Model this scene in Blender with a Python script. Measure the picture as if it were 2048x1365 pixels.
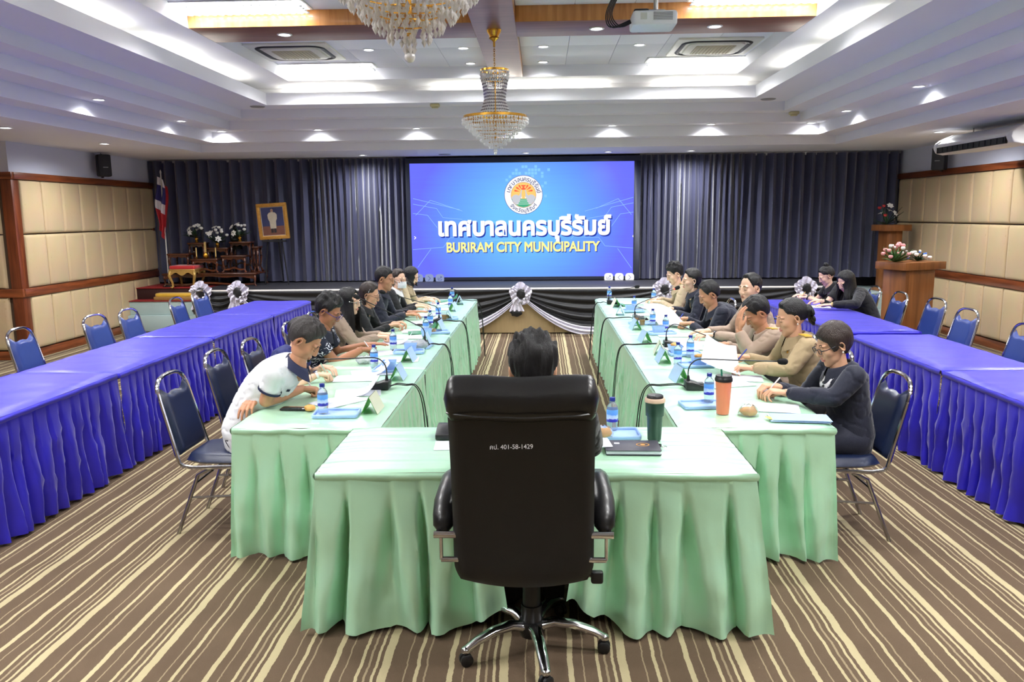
import bpy, bmesh, math, random
import numpy as np
from mathutils import Vector, Matrix, Euler, noise
for o in list(bpy.data.objects): bpy.data.objects.remove(o)
SC = bpy.context.scene
COL = SC.collection
PI = math.pi
# ------------------------------------------------------------------ camera (28 mm, eye height 1.85 m)
FPX, VPX, VPY, ROLL, CH = 28/36*2048, 1083.0, 429.0, math.radians(-.6), 1.85
_Y = np.array([VPX-1024, VPY-682.5, FPX]); _Y /= np.linalg.norm(_Y)
_X = np.array([math.cos(ROLL), math.sin(ROLL), 0]); _X -= _X.dot(_Y)*_Y; _X /= np.linalg.norm(_X)
_Z = np.cross(_X, _Y)
if _Z[1] > 0: _Z = -_Z
RC = np.stack([_X, _Y, _Z], 1)
cam_d = bpy.data.cameras.new('camera'); cam_d.lens = 28; cam_d.sensor_width = 36; cam_d.clip_start = .05
cam = bpy.data.objects.new('camera', cam_d); COL.objects.link(cam); SC.camera = cam
_m = Matrix.Identity(4)
for i in range(3):
    _m[i][0] = RC[0][i]; _m[i][1] = -RC[1][i]; _m[i][2] = -RC[2][i]
_m[2][3] = CH
cam.matrix_world = _m
def atz(px, py, z):
    d = RC.T @ np.array([px-1024, py-682.5, FPX]); t = (z-CH)/d[2]
    return Vector((t*d[0], t*d[1], z))
def aty(px, py, y):
    d = RC.T @ np.array([px-1024, py-682.5, FPX]); t = y/d[1]
    return Vector((t*d[0], y, CH+t*d[2]))
# ------------------------------------------------------------------ world, exposure
w = bpy.data.worlds.new('world'); SC.world = w; w.use_nodes = True
w.node_tree.nodes['Background'].inputs[0].default_value = (.9, .95, 1, 1)
w.node_tree.nodes['Background'].inputs[1].default_value = .3
SC.view_settings.view_transform = 'Standard'; SC.view_settings.look = 'None'
SC.view_settings.gamma = 1; SC.view_settings.use_curve_mapping = False
SC.view_settings.exposure = 0.2
FLUO_W, TUBE_E, COVE_E, SPOT_W, LOW_W, DISC_E = 88.0, 8.0, 30.0, 50.0, 150.0, 14.0
# ------------------------------------------------------------------ materials
def S(r, g, b):
    f = lambda c: (c/255/12.92) if c/255 <= .04045 else ((c/255+.055)/1.055)**2.4
    return (f(r), f(g), f(b), 1)
_mats = {}
def M(name, col, rough=.5, metal=0, var=.06, scale=18, bump=0, bscale=120, spec=.5, trans=0, emit=0, ecol=None, sheen=0, coat=0, ior=1.45, alpha=1, stretch=(1,1,1), aniso=0):
    if name in _mats: return _mats[name]
    m = bpy.data.materials.new(name); m.use_nodes = True; _mats[name] = m
    nt = m.node_tree; b = nt.nodes['Principled BSDF']; L = nt.links
    tc = nt.nodes.new('ShaderNodeTexCoord'); mp = nt.nodes.new('ShaderNodeMapping'); mp.inputs['Scale'].default_value = stretch
    L.new(tc.outputs['Object'], mp.inputs[0])
    n = nt.nodes.new('ShaderNodeTexNoise'); n.inputs['Scale'].default_value = scale; n.inputs['Detail'].default_value = 3
    L.new(mp.outputs[0], n.inputs['Vector'])
    mx = nt.nodes.new('ShaderNodeMix'); mx.data_type = 'RGBA'
    c = col
    mx.inputs[6].default_value = tuple(max(0, x*(1-var)) for x in c[:3])+(1,)
    mx.inputs[7].default_value = tuple(min(1, x*(1+var)) for x in c[:3])+(1,)
    L.new(n.outputs['Fac'], mx.inputs[0]); L.new(mx.outputs[2], b.inputs['Base Color'])
    b.inputs['Roughness'].default_value = rough; b.inputs['Metallic'].default_value = metal
    b.inputs['Specular IOR Level'].default_value = spec; b.inputs['IOR'].default_value = ior
    b.inputs['Transmission Weight'].default_value = trans; b.inputs['Alpha'].default_value = alpha
    if sheen: b.inputs['Sheen Weight'].default_value = sheen; b.inputs['Sheen Roughness'].default_value = .4
    if coat: b.inputs['Coat Weight'].default_value = coat; b.inputs['Coat Roughness'].default_value = .1
    if emit: b.inputs['Emission Color'].default_value = ecol or col; b.inputs['Emission Strength'].default_value = emit
    if bump:
        n2 = nt.nodes.new('ShaderNodeTexNoise'); n2.inputs['Scale'].default_value = bscale; n2.inputs['Detail'].default_value = 4
        L.new(mp.outputs[0], n2.inputs['Vector'])
        bp = nt.nodes.new('ShaderNodeBump'); bp.inputs['Strength'].default_value = bump; bp.inputs['Distance'].default_value = .01
        L.new(n2.outputs['Fac'], bp.inputs['Height']); L.new(bp.outputs[0], b.inputs['Normal'])
    return m
def nodes(m): return m.node_tree.nodes, m.node_tree.links, m.node_tree.nodes['Principled BSDF']
def wood(name, c1, c2, rough=.35, along='X', sc=1.0):
    m = M(name, c1, rough, coat=.25); N, L, b = nodes(m)
    tc = N.new('ShaderNodeTexCoord'); mp = N.new('ShaderNodeMapping')
    s = {'X': (1.2, 14, 14), 'Y': (14, 1.2, 14), 'Z': (14, 14, 1.2)}[along]
    mp.inputs['Scale'].default_value = tuple(v*sc for v in s)
    n = N.new('ShaderNodeTexNoise'); n.inputs['Scale'].default_value = 1.6; n.inputs['Detail'].default_value = 6; n.inputs['Distortion'].default_value = .6
    r = N.new('ShaderNodeValToRGB'); r.color_ramp.elements[0].color = c1; r.color_ramp.elements[1].color = c2
    r.color_ramp.elements[0].position = .35; r.color_ramp.elements[1].position = .68
    L.new(tc.outputs['Object'], mp.inputs[0]); L.new(mp.outputs[0], n.inputs['Vector']); L.new(n.outputs['Fac'], r.inputs[0]); L.new(r.outputs[0], b.inputs['Base Color'])
    return m
WHITE = M('ceiling_white', S(232, 232, 236), .75, var=.015, scale=2)
WALLW = M('wall_white', S(214, 218, 232), .8, var=.02, scale=2)
RAILW = wood('rail_wood', S(98, 48, 22), S(142, 76, 40), .32, 'Y')
RAILX = wood('rail_wood_x', S(98, 48, 22), S(142, 76, 40), .32, 'X')
POSTW = wood('post_wood', S(92, 42, 20), S(124, 62, 32), .35, 'Z')
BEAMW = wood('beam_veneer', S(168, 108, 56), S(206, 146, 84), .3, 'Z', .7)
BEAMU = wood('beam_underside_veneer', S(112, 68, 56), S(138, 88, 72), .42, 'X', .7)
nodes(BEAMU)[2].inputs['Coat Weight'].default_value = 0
CHROME = M('chrome', S(205, 205, 210), .12, 1, var=.02)
STEEL = M('brushed_steel', S(168, 166, 164), .28, 1, var=.05, stretch=(1, 1, 8))
BLACKP = M('black_plastic', S(22, 22, 25), .42, var=.1)
GOLD = M('gold', S(214, 160, 62), .25, 1, var=.1)
def panel_mat():
    m = M('panel_fabric', S(206, 180, 138), .62, sheen=.3); N, L, b = nodes(m)
    tc = N.new('ShaderNodeTexCoord')
    v = N.new('ShaderNodeTexVoronoi'); v.inputs['Scale'].default_value = 11; v.inputs['Randomness'].default_value = .35
    r = N.new('ShaderNodeValToRGB'); r.color_ramp.elements[0].position = .13; r.color_ramp.elements[1].position = .2
    r.color_ramp.elements[0].color = S(194, 170, 124); r.color_ramp.elements[1].color = S(205, 181, 140)
    n = N.new('ShaderNodeTexNoise'); n.inputs['Scale'].default_value = 3; n.inputs['Detail'].default_value = 5
    mx = N.new('ShaderNodeMix'); mx.data_type = 'RGBA'; mx.blend_type = 'MULTIPLY'; mx.inputs[0].default_value = .25
    g = N.new('ShaderNodeObjectInfo')
    L.new(tc.outputs['Object'], v.inputs['Vector']); L.new(tc.outputs['Object'], n.inputs['Vector'])
    L.new(v.outputs['Distance'], r.inputs[0]); L.new(r.outputs[0], mx.inputs[6]); L.new(n.outputs['Color'], mx.inputs[7]); L.new(mx.outputs[2], b.inputs['Base Color'])
    return m
PANEL = panel_mat()
def carpet_mat():
    m = M('striped_carpet', S(112, 90, 66), .95, spec=.1); N, L, b = nodes(m)
    tc = N.new('ShaderNodeTexCoord'); sp = N.new('ShaderNodeSeparateXYZ'); L.new(tc.outputs['Object'], sp.inputs[0])
    mp = N.new('ShaderNodeMapping'); mp.inputs['Scale'].default_value = (.8, 5, 1); L.new(tc.outputs['Object'], mp.inputs[0])
    n1 = N.new('ShaderNodeTexNoise'); n1.inputs['Scale'].default_value = 1.0; n1.inputs['Detail'].default_value = 3; L.new(mp.outputs[0], n1.inputs['Vector'])
    mp2 = N.new('ShaderNodeMapping'); mp2.inputs['Scale'].default_value = (9, 55, 1); L.new(tc.outputs['Object'], mp2.inputs[0])
    n2 = N.new('ShaderNodeTexNoise'); n2.inputs['Scale'].default_value = 1.0; n2.inputs['Detail'].default_value = 2; L.new(mp2.outputs[0], n2.inputs['Vector'])
    def ma(op, a, bb):
        q = N.new('ShaderNodeMath'); q.operation = op
        for i, x in enumerate((a, bb)):
            if isinstance(x, (int, float)): q.inputs[i].default_value = x
            elif x is not None: L.new(x, q.inputs[i])
        return q.outputs[0]
    x = ma('ADD', sp.outputs[0], ma('MULTIPLY', ma('SUBTRACT', n1.outputs['Fac'], .5), .022))
    x = ma('ADD', x, ma('MULTIPLY', ma('SUBTRACT', n2.outputs['Fac'], .5), .006))
    fr = ma('FRACT', ma('DIVIDE', ma('ADD', x, 2.1395+.494*40+.06), .494), None)
    off = .06/.494
    r = N.new('ShaderNodeValToRGB'); r.color_ramp.interpolation = 'CONSTANT'; el = r.color_ramp.elements
    base = S(94, 79, 64); cream = S(174, 162, 128); dim = S(144, 130, 104)
    st = [(0, .075, cream), (.18, .012, dim), (.275, .03, cream), (.35, .018, dim), (.555, .048, cream), (.665, .012, dim), (.79, .028, cream), (.855, .016, dim), (.92, .026, cream)]
    stops = [(0, base)]
    for c, wd, k in st:
        c += off
        if c+wd/2 > 1: c -= 1
        stops += [(c-wd/2, k), (c+wd/2, base)]
    stops.sort(key=lambda t: t[0])
    el[0].position = 0; el[0].color = base
    el.remove(el[1])
    for p, k in stops[1:]:
        e = el.new(max(0, p)); e.color = k
    L.new(fr, r.inputs[0])
    n3 = N.new('ShaderNodeTexNoise'); n3.inputs['Scale'].default_value = 2.2; n3.inputs['Detail'].default_value = 8; L.new(tc.outputs['Object'], n3.inputs['Vector'])
    mx = N.new('ShaderNodeMix'); mx.data_type = 'RGBA'; mx.blend_type = 'MULTIPLY'; mx.inputs[0].default_value = .3
    L.new(r.outputs[0], mx.inputs[6])
    rr = N.new('ShaderNodeValToRGB'); rr.color_ramp.elements[0].color = (.55, .55, .55, 1); rr.color_ramp.elements[0].position = .3; rr.color_ramp.elements[1].position = .7
    L.new(n3.outputs['Fac'], rr.inputs[0]); L.new(rr.outputs[0], mx.inputs[7]); L.new(mx.outputs[2], b.inputs['Base Color'])
    n4 = N.new('ShaderNodeTexNoise'); n4.inputs['Scale'].default_value = 260; L.new(tc.outputs['Object'], n4.inputs['Vector'])
    bp = N.new('ShaderNodeBump'); bp.inputs['Strength'].default_value = .5; bp.inputs['Distance'].default_value = .006
    L.new(n4.outputs['Fac'], bp.inputs['Height']); L.new(bp.outputs[0], b.inputs['Normal'])
    return m
# ------------------------------------------------------------------ mesh helpers
class MB:
    def __init__(s): s.V = []; s.F = []; s.I = []
    def add(s, V, F, mi=0, mt=None):
        k = len(s.V)
        if mt is not None: V = [mt @ Vector(v) for v in V]
        s.V += [tuple(v) for v in V]; s.F += [tuple(i+k for i in f) for f in F]; s.I += [mi]*len(F); return s
    def box(s, c, d, mi=0, mt=None, taper=1.0):
        x, y, z = d[0]/2, d[1]/2, d[2]/2
        V = [(c[0]+i*x*(taper if k < 0 else 1), c[1]+j*y*(taper if k < 0 else 1), c[2]+k*z) for k in (-1, 1) for j in (-1, 1) for i in (-1, 1)]
        return s.add(V, [(0,2,3,1),(4,5,7,6),(0,1,5,4),(2,6,7,3),(0,4,6,2),(1,3,7,5)], mi, mt)
    def b2(s, x0, x1, y0, y1, z0, z1, mi=0): return s.box(((x0+x1)/2, (y0+y1)/2, (z0+z1)/2), (x1-x0, y1-y0, z1-z0), mi)
    def grid(s, fn, nu, nv, cu=False, mi=0, mt=None, flip=False):
        a = nu if cu else nu+1
        V = [fn(i/nu, j/nv) for j in range(nv+1) for i in range(a)]
        F = []
        for j in range(nv):
            for i in range(nu):
                i2 = (i+1) % a
                f = (j*a+i, j*a+i2, (j+1)*a+i2, (j+1)*a+i)
                F.append(f[::-1] if flip else f)
        return s.add(V, F, mi, mt)
    def tube(s, P, r, n=8, mi=0, caps=True, mt=None, closed=False, flat=1.0):
        P = [Vector(p) for p in P]; m = len(P)
        R = r if isinstance(r, (list, tuple)) else [r]*m
        up = None; V = []
        for i, p in enumerate(P):
            if closed: t = P[(i+1) % m]-P[i-1]
            else: t = P[min(i+1, m-1)]-P[max(i-1, 0)]
            if t.length < 1e-9: t = Vector((0, 0, 1))
            t.normalize()
            if up is None:
                up = Vector((0, 0, 1)) if abs(t.z) < .9 else Vector((0, 1, 0))
            a = t.cross(up)
            if a.length < 1e-6: a = t.orthogonal()
            a.normalize(); bq = a.cross(t).normalized(); up = bq
            V += [p+a*math.cos(2*PI*k/n)*R[i]+bq*math.sin(2*PI*k/n)*R[i]*flat for k in range(n)]
        F = []
        for i in range(m if closed else m-1):
            j = (i+1) % m
            F += [(i*n+k, i*n+(k+1) % n, j*n+(k+1) % n, j*n+k) for k in range(n)]
        if caps and not closed: F += [tuple(range(n))[::-1], tuple((m-1)*n+k for k in range(n))]
        return s.add(V, F, mi, mt)
    def lathe(s, prof, n=20, c=(0, 0, 0), mi=0, mt=None, caps=True, sx=1, sy=1):
        V = [(c[0]+r*sx*math.cos(2*PI*k/n), c[1]+r*sy*math.sin(2*PI*k/n), c[2]+z) for r, z in prof for k in range(n)]
        F = [(i*n+k, i*n+(k+1) % n, (i+1)*n+(k+1) % n, (i+1)*n+k) for i in range(len(prof)-1) for k in range(n)]
        if caps:
            if prof[0][0] > 1e-5: F.append(tuple(range(n))[::-1])
            if prof[-1][0] > 1e-5: F.append(tuple((len(prof)-1)*n+k for k in range(n)))
        return s.add(V, F, mi, mt)
    def ball(s, c, r, nu=12, nv=8, mi=0, mt=None):
        if isinstance(r, (int, float)): r = (r, r, r)
        fn = lambda u, v: (c[0]+r[0]*math.sin(PI*v)*math.cos(2*PI*u), c[1]+r[1]*math.sin(PI*v)*math.sin(2*PI*u), c[2]-r[2]*math.cos(PI*v))
        return s.grid(fn, nu, nv, True, mi, mt)
    def prism(s, poly, z0, z1, mi=0, mt=None):
        n = len(poly)
        V = [(x, y, z0) for x, y in poly]+[(x, y, z1) for x, y in poly]
        F = [tuple(range(n))[::-1], tuple(range(n, 2*n))]+[(i, (i+1) % n, n+(i+1) % n, n+i) for i in range(n)]
        return s.add(V, F, mi, mt)
    def rbox(s, c, d, r=.01, mi=0, mt=None, n=3):
        # box with rounded vertical edges and softened rims
        x, y = d[0]/2, d[1]/2; r = min(r, x*.99, y*.99)
        def ring(ins):
            rr = max(r-ins, 1e-4); o = []
            for k, (sx, sy) in enumerate(((1, 1), (-1, 1), (-1, -1), (1, -1))):
                for q in range(n+1):
                    a = (k+q/n)*PI/2
                    o.append((c[0]+sx*(x-r)+rr*math.cos(a), c[1]+sy*(y-r)+rr*math.sin(a)))
            return o
        e = min(r, d[2]/2)*.6
        lv = [(e, -d[2]/2), (e*.3, -d[2]/2+e*.3), (0, -d[2]/2+e), (0, d[2]/2-e), (e*.3, d[2]/2-e*.3), (e, d[2]/2)]
        V = []; N = 4*(n+1)
        for ins, z in lv: V += [(px, py, c[2]+z) for px, py in ring(ins)]
        F = [(i*N+k, i*N+(k+1) % N, (i+1)*N+(k+1) % N, (i+1)*N+k) for i in range(len(lv)-1) for k in range(N)]
        F += [tuple(range(N))[::-1], tuple((len(lv)-1)*N+k for k in range(N))]
        return s.add(V, F, mi, mt)
    def mesh(s, name, mats, smooth=True, angle=40, bevel=0):
        me = bpy.data.meshes.new(name); me.from_pydata(s.V, [], s.F)
        for m in (mats if isinstance(mats, (list, tuple)) else [mats]): me.materials.append(m)
        me.polygons.foreach_set('material_index', s.I)
        if bevel:
            bm = bmesh.new(); bm.from_mesh(me); bmesh.ops.remove_doubles(bm, verts=bm.verts, dist=1e-5)
            ed = [e for e in bm.edges if len(e.link_faces) == 2 and e.calc_face_angle(0) > .6]
            bmesh.ops.bevel(bm, geom=ed, offset=bevel, segments=2, affect='EDGES', profile=.5, clamp_overlap=True)
            bm.to_mesh(me); bm.free()
        if smooth:
            me.polygons.foreach_set('use_smooth', [True]*len(me.polygons)); me.set_sharp_from_angle(angle=math.radians(angle))
        me.update(); return me
    def build(s, name, mats, parent=None, smooth=True, angle=40, bevel=0, label=None):
        return link(name, s.mesh(name, mats, smooth, angle, bevel), parent, label)
def link(name, me, parent=None, label=None, mt=None):
    o = bpy.data.objects.new(name, me); COL.objects.link(o)
    if parent is not None: o.parent = parent
    if mt is not None: o.matrix_local = mt
    if label: o['label'] = label
    return o
def tag(o, label, cat, group=None):
    o['label'] = label; o['category'] = cat
    if group: o['group'] = group
    return o
def thing(name, label, cat, loc=(0, 0, 0), rz=0, group=None):
    o = bpy.data.objects.new(name, None); COL.objects.link(o); o.empty_display_size = .1
    o.location = loc; o.rotation_euler = (0, 0, rz)
    return tag(o, label, cat, group)
def struct(o): o['kind'] = 'structure'; return o
def dup(root, loc, rz=0, label=None, group=None):
    r = root.copy(); COL.objects.link(r); r.location = loc; r.rotation_euler = (0, 0, rz)
    if label: r['label'] = label
    if group: r['group'] = group
    for ch in root.children:
        c = ch.copy(); COL.objects.link(c); c.parent = r
        for g in ch.children:
            d = g.copy(); COL.objects.link(d); d.parent = c
    return r
def RZ(a): return Matrix.Rotation(a, 4, 'Z')
def TR(*v): return Matrix.Translation(Vector(v))
def frame(o, x, z=None):  # matrix with +Y along x direction
    y = Vector(x).normalized(); zz = Vector(z or (0, 0, 1)); xx = y.cross(zz)
    if xx.length < 1e-5: xx = Vector((1, 0, 0))
    xx.normalize(); zz = xx.cross(y)
    m = Matrix.Identity(4)
    for i in range(3): m[i][0] = xx[i]; m[i][1] = y[i]; m[i][2] = zz[i]; m[i][3] = o[i]
    return m
def text(name, s, size, mat, parent, mt, offset=0, extrude=.0005, align='CENTER', space=1.0, shear=0, label=None, bevel=0):
    cu = bpy.data.curves.new(name, 'FONT'); cu.body = s; cu.size = size; cu.align_x = align; cu.align_y = 'CENTER'
    cu.offset = offset; cu.extrude = extrude; cu.space_character = space; cu.shear = shear; cu.bevel_depth = bevel; cu.bevel_resolution = 0
    t = bpy.data.objects.new(name, cu); COL.objects.link(t); bpy.context.view_layer.update()
    me = bpy.data.meshes.new_from_object(t.evaluated_get(bpy.context.evaluated_depsgraph_get()))
    bpy.data.objects.remove(t); bpy.data.curves.remove(cu)
    me.materials.clear(); me.materials.append(mat)
    o = link(name, me, parent, label, mt)
    return o
def nth(i): return ['first','second','third','fourth','fifth','sixth','seventh','eighth','ninth','tenth','eleventh','twelfth'][i]
WALLM = lambda o: Matrix.Rotation(PI/2, 4, 'X')  # XY text plane -> facing -Y
# ------------------------------------------------------------------ room
XL, XR, YB, YF, ZC = -6.85, 6.07, 13.9, -4.0, 2.85
fl = MB(); fl.add([(-9.5, YF, 0), (8.8, YF, 0), (8.8, 14.3, 0), (-9.5, 14.3, 0)], [(0, 1, 2, 3)])
struct(fl.build('floor', carpet_mat(), smooth=False))
# stepped ceiling: nested rectangles stepping up towards the centre
ce = MB()
def ring(o, i, z, flip=False):  # horizontal ring between rect o and i  (x0,x1,y0,y1)
    a = [(o[0], o[2], z), (o[1], o[2], z), (o[1], o[3], z), (o[0], o[3], z)]; b = [(i[0], i[2], z), (i[1], i[2], z), (i[1], i[3], z), (i[0], i[3], z)]
    ce.add(a+b, [(k, (k+1) % 4, 4+(k+1) % 4, 4+k) for k in range(4)])
def fasc(r, z0, z1):
    a = [(r[0], r[2]), (r[1], r[2]), (r[1], r[3]), (r[0], r[3])]
    ce.add([(x, y, z0) for x, y in a]+[(x, y, z1) for x, y in a], [(k, (k+1) % 4, 4+(k+1) % 4, 4+k) for k in range(4)])
RE = (-5.27, 4.42, -2.4, 12.45); RD = (-4.97, 4.08, -2.15, 12.2); RCc = (-4.60, 3.72, -1.9, 11.95); RB = (-4.32, 3.42, -1.6, 11.7); RA = (-3.80, 2.90, -1.2, 11.28)
RCV = (-4.15, 3.27, -1.5, 11.6); RF = (-3.38, 2.57, -.8, 10.95)
ring((-9.5, 8.8, YF, 14.3), RE, 2.85); fasc(RE, 2.85, 2.975); ring(RE, RD, 2.975); fasc(RD, 2.975, 3.13); ring(RD, RCc, 3.13)
fasc(RCc, 3.13, 3.26); ring(RCc, RB, 3.26); fasc(RB, 3.26, 3.385); ring(RB, RA, 3.385); fasc(RA, 3.385, 3.545)
RA2 = (RA[0]-.03, RA[1]+.03, RA[2]-.03, RA[3]+.03)
ring(RA2, RA, 3.545); fasc(RA2, 3.545, 3.42); ring(RCV, RA2, 3.42); fasc(RCV, 3.42, 3.65); ring(RCV, RF, 3.65); fasc(RF, 3.65, 3.80)
ce.add([(RF[0], RF[2], 3.82), (RF[1], RF[2], 3.82), (RF[1], RF[3], 3.82), (RF[0], RF[3], 3.82)], [(0, 1, 2, 3)])
CEIL = struct(ce.build('ceiling', WHITE, smooth=False))
# upper ceiling boards
CB0 = -.66; CB1 = -.24
BAYS = [(-.8, 2.2), (2.85, 7.9), (8.55, 10.95)]
pm = {}
for (y0, y1) in BAYS:
    ny = max(1, round((y1-y0)/1.2))
    for (x0, x1) in ((RF[0], CB0), (CB1, RF[1])):
        nx = round((x1-x0)/.6)
        for i in range(nx):
            for j in range(ny):
                dx, dy = (x1-x0)/nx, (y1-y0)/ny; key = (round(dx, 3), round(dy, 3))
                if key not in pm: pm[key] = MB().box((0, 0, 0), (dx-.004, dy-.004, .02)).mesh('ceiling_board', WHITE, bevel=.003)
                link('ceiling_board', pm[key], CEIL, mt=TR(x0+dx*(i+.5), y0+dy*(j+.5), 3.805))
# veneered beams
def beam(x0, x1, y0, y1):
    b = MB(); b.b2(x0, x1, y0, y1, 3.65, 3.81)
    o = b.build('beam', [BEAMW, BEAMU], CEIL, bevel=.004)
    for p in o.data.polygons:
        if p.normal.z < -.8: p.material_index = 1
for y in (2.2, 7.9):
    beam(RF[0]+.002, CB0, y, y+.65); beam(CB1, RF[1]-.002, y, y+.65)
beam(CB0+.001, CB1-.001, RF[2]+.002, RF[3]-.002)
# walls -----------------------------------------------------------------
def quadwall(name, pts, mat):
    return struct(MB().add(pts, [(0, 1, 2, 3)]).build(name, mat, smooth=False))
YP = 10.22
WL = quadwall('wall_left', [(XL, YP, 0), (XL, 14.3, 0), (XL, 14.3, 2.85), (XL, YP, 2.85)], WALLW)
WR = quadwall('wall_right', [(XR, 14.3, 0), (XR, YF, 0), (XR, YF, 2.85), (XR, 14.3, 2.85)], WALLW)
quadwall('wall_back', [(XL, 14.25, 0), (XR, 14.25, 0), (XR, 14.25, 2.85), (XL, 14.25, 2.85)], M('dark_wall', S(40, 40, 50), .8))
WJ = quadwall('wall_jog', [(-9.4, YP, 0), (XL, YP, 0), (XL, YP, 2.85), (-9.4, YP, 2.85)], WALLW)
quadwall('wall_outer_left', [(-9.4, YF, 0), (-9.4, YP, 0), (-9.4, YP, 2.85), (-9.4, YF, 2.85)], M('tan_wall', S(196, 176, 146), .8))
quadwall('wall_front', [(8.8, YF+.01, 0), (-9.5, YF+.01, 0), (-9.5, YF+.01, 2.85), (8.8, YF+.01, 2.85)], _mats['tan_wall'])
# upholstered wall panels, rails and posts
def cushion(w, h, t=.05):
    def f(u, v):
        e = lambda q: min(1.0, min(q, 1-q)*2*7)
        k = (1-(1-e(u))**2)**.5*(1-(1-e(v))**2)**.5
        return ((u-.5)*w, -t*(.35+.65*k) if 0 < u < 1 and 0 < v < 1 else 0, (v-.5)*h)
    us = [0, 0, .02, .06, .12, .5, .88, .94, .98, 1, 1]
    mb = MB()
    V = []; 
    for v in [0, .01, .03, .07, .5, .93, .97, .99, 1]:
        for u in [0, .015, .05, .12, .5, .88, .95, .985, 1]:
            V.append(f(u, v))
    n = 9; F = [(j*n+i, j*n+i+1, (j+1)*n+i+1, (j+1)*n+i) for j in range(8) for i in range(8)]
    return mb.add(V, F).mesh('panel', PANEL, angle=80)
rows = [(.13, .84), (.95, 1.655), (1.665, 2.37)]
def panel_run(parent, p0, d, n, wd, skip=None, rws=rows):
    # p0 start (x,y), d unit dir; outward normal is -Y of cushion rotated
    ang = math.atan2(d[1], d[0])
    for r, (z0, z1) in enumerate(rws):
        me = cushion(wd-.004, z1-z0-.004)
        for i in range(n):
            if skip and skip(r, i): continue
            c = (p0[0]+d[0]*wd*(i+.5), p0[1]+d[1]*wd*(i+.5))
            link('panel', me, parent, mt=TR(c[0], c[1], (z0+z1)/2) @ RZ(ang))
link('panel_backing', MB().b2(XL+.001, XL+.003, YP, 14, .1, 2.4).mesh('panel_backing', M('dark_backing', S(70, 52, 36), .9)), WL)
link('panel_backing', MB().b2(XR-.003, XR-.001, YF, 14, .1, 2.4).mesh('panel_backing', _mats['dark_backing']), WR)
link('panel_backing', MB().b2(-9.4, XL, YP-.003, YP-.001, .1, 2.4).mesh('panel_backing', _mats['dark_backing']), WJ)
panel_run(WL, (XL+.004, YP+.12), (0, 1), 8, .453)                  # faces +X
WRP = XR-.004
panel_run(WR, (WRP, 13.9), (0, -1), 14, .47)
panel_run(WJ, (XL-.16-.47*4, YP-.004), (1, 0), 4, .47)
def trim(name, mb, mat): return struct(mb.build(name, mat, bevel=.006))
t = MB()
for z0, z1, d in ((0, .12, .03), (.84, .95, .06), (2.37, 2.46, .07)):
    t.b2(XL, XL+d, YP-.02, 13.95, z0, z1)
trim('trim_1', t, RAILW)
t = MB()
for z0, z1, d in ((0, .12, .03), (.84, .95, .06), (2.37, 2.46, .07)): t.b2(XR-d, XR, YF, 13.95, z0, z1)
trim('trim_2', t, RAILW)
t = MB()
for z0, z1, d in ((0, .12, .03), (.84, .95, .06), (2.37, 2.46, .07)): t.b2(-9.4, XL+d, YP-d, YP, z0, z1)
trim('trim_3', t, RAILX)
t = MB(); t.b2(XL-.1, XL+.045, YP-.045, YP+.1, 0, 2.4); t.b2(XL, XL+.045, 13.86, 13.93, .4, 2.4); trim('trim_4', t, POSTW)
# staircase-shaped skirting rising beside the stage steps
t = MB(); t.b2(XL, XL+.04, 12.6, 12.8, .12, .4); t.b2(XL, XL+.04, 12.68, 12.95, .35, .66); t.b2(XL, XL+.04, 12.9, 13.9, .55, .72)
t.b2(XR-.04, XR, 12.6, 12.8, .12, .4); t.b2(XR-.04, XR, 12.68, 13.2, .35, .66); trim('trim_5', t, POSTW)
# ------------------------------------------------------------------ stage
STG = M('stage_board', S(176, 152, 112), .55, var=.12, scale=4, stretch=(6, 1, 1)); STW = M('stage_edge', S(214, 208, 200), .5)
PALEB = M('pale_blue_paint', S(168, 188, 186), .55, var=.06, scale=5); REDC = M('red_carpet', S(140, 30, 30), .9, var=.2, scale=40)
SXL, SXR, SY = -5.5, 4.75, 12.4
st = struct(MB().b2(SXL, SXR, SY, 14.2, .01, .69).build('stage', STG, bevel=.004))
k = 9; wdd = (SXR-SXL)/k
pme = MB().box((0, 0, 0), (wdd-.006, .016, .66)).mesh('front_panel', STG, bevel=.003)
for i in range(k): link('front_panel', pme, st, mt=TR(SXL+wdd*(i+.5), SY-.008, .345))
link('stage_floor', MB().b2(SXL, SXR, SY+.1, 14.2, .69, .711).mesh('stage_floor', M('stage_floor_shade', S(34, 34, 40), .6, var=.1, scale=6), bevel=.002), st)  # grey floor darkened to near-black, painting in the shadow at the curtain's foot
link('nosing', MB().b2(SXL, SXR, SY-.03, SY+.1, .685, .712).mesh('nosing', STW, bevel=.004), st)
def wing(name, x0, x1, heights, carpet):
    s = struct(MB().b2(x0, x1, 12.75, 14.2, .01, heights[0]).build(name, PALEB, bevel=.006))
    for i, h in enumerate(heights[1:]):
        y = 12.83+i*.27
        link('step', MB().b2(x0, x1, y, 14.2, heights[i], h-.012).mesh('step', PALEB if i == 0 else M('dark_step', S(52, 22, 20), .7), bevel=.004), s)
        link('tread', MB().b2(x0, x1, y-.02, 14.2 if i == len(heights)-2 else y+.3, h-.012, h).mesh('tread', carpet, bevel=.004), s)
wing('steps_left', XL+.001, SXL-.001, (.27, .51, .70), REDC); wing('steps_right', SXR+.001, XR-.001, (.3, .56), PALEB)
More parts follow.
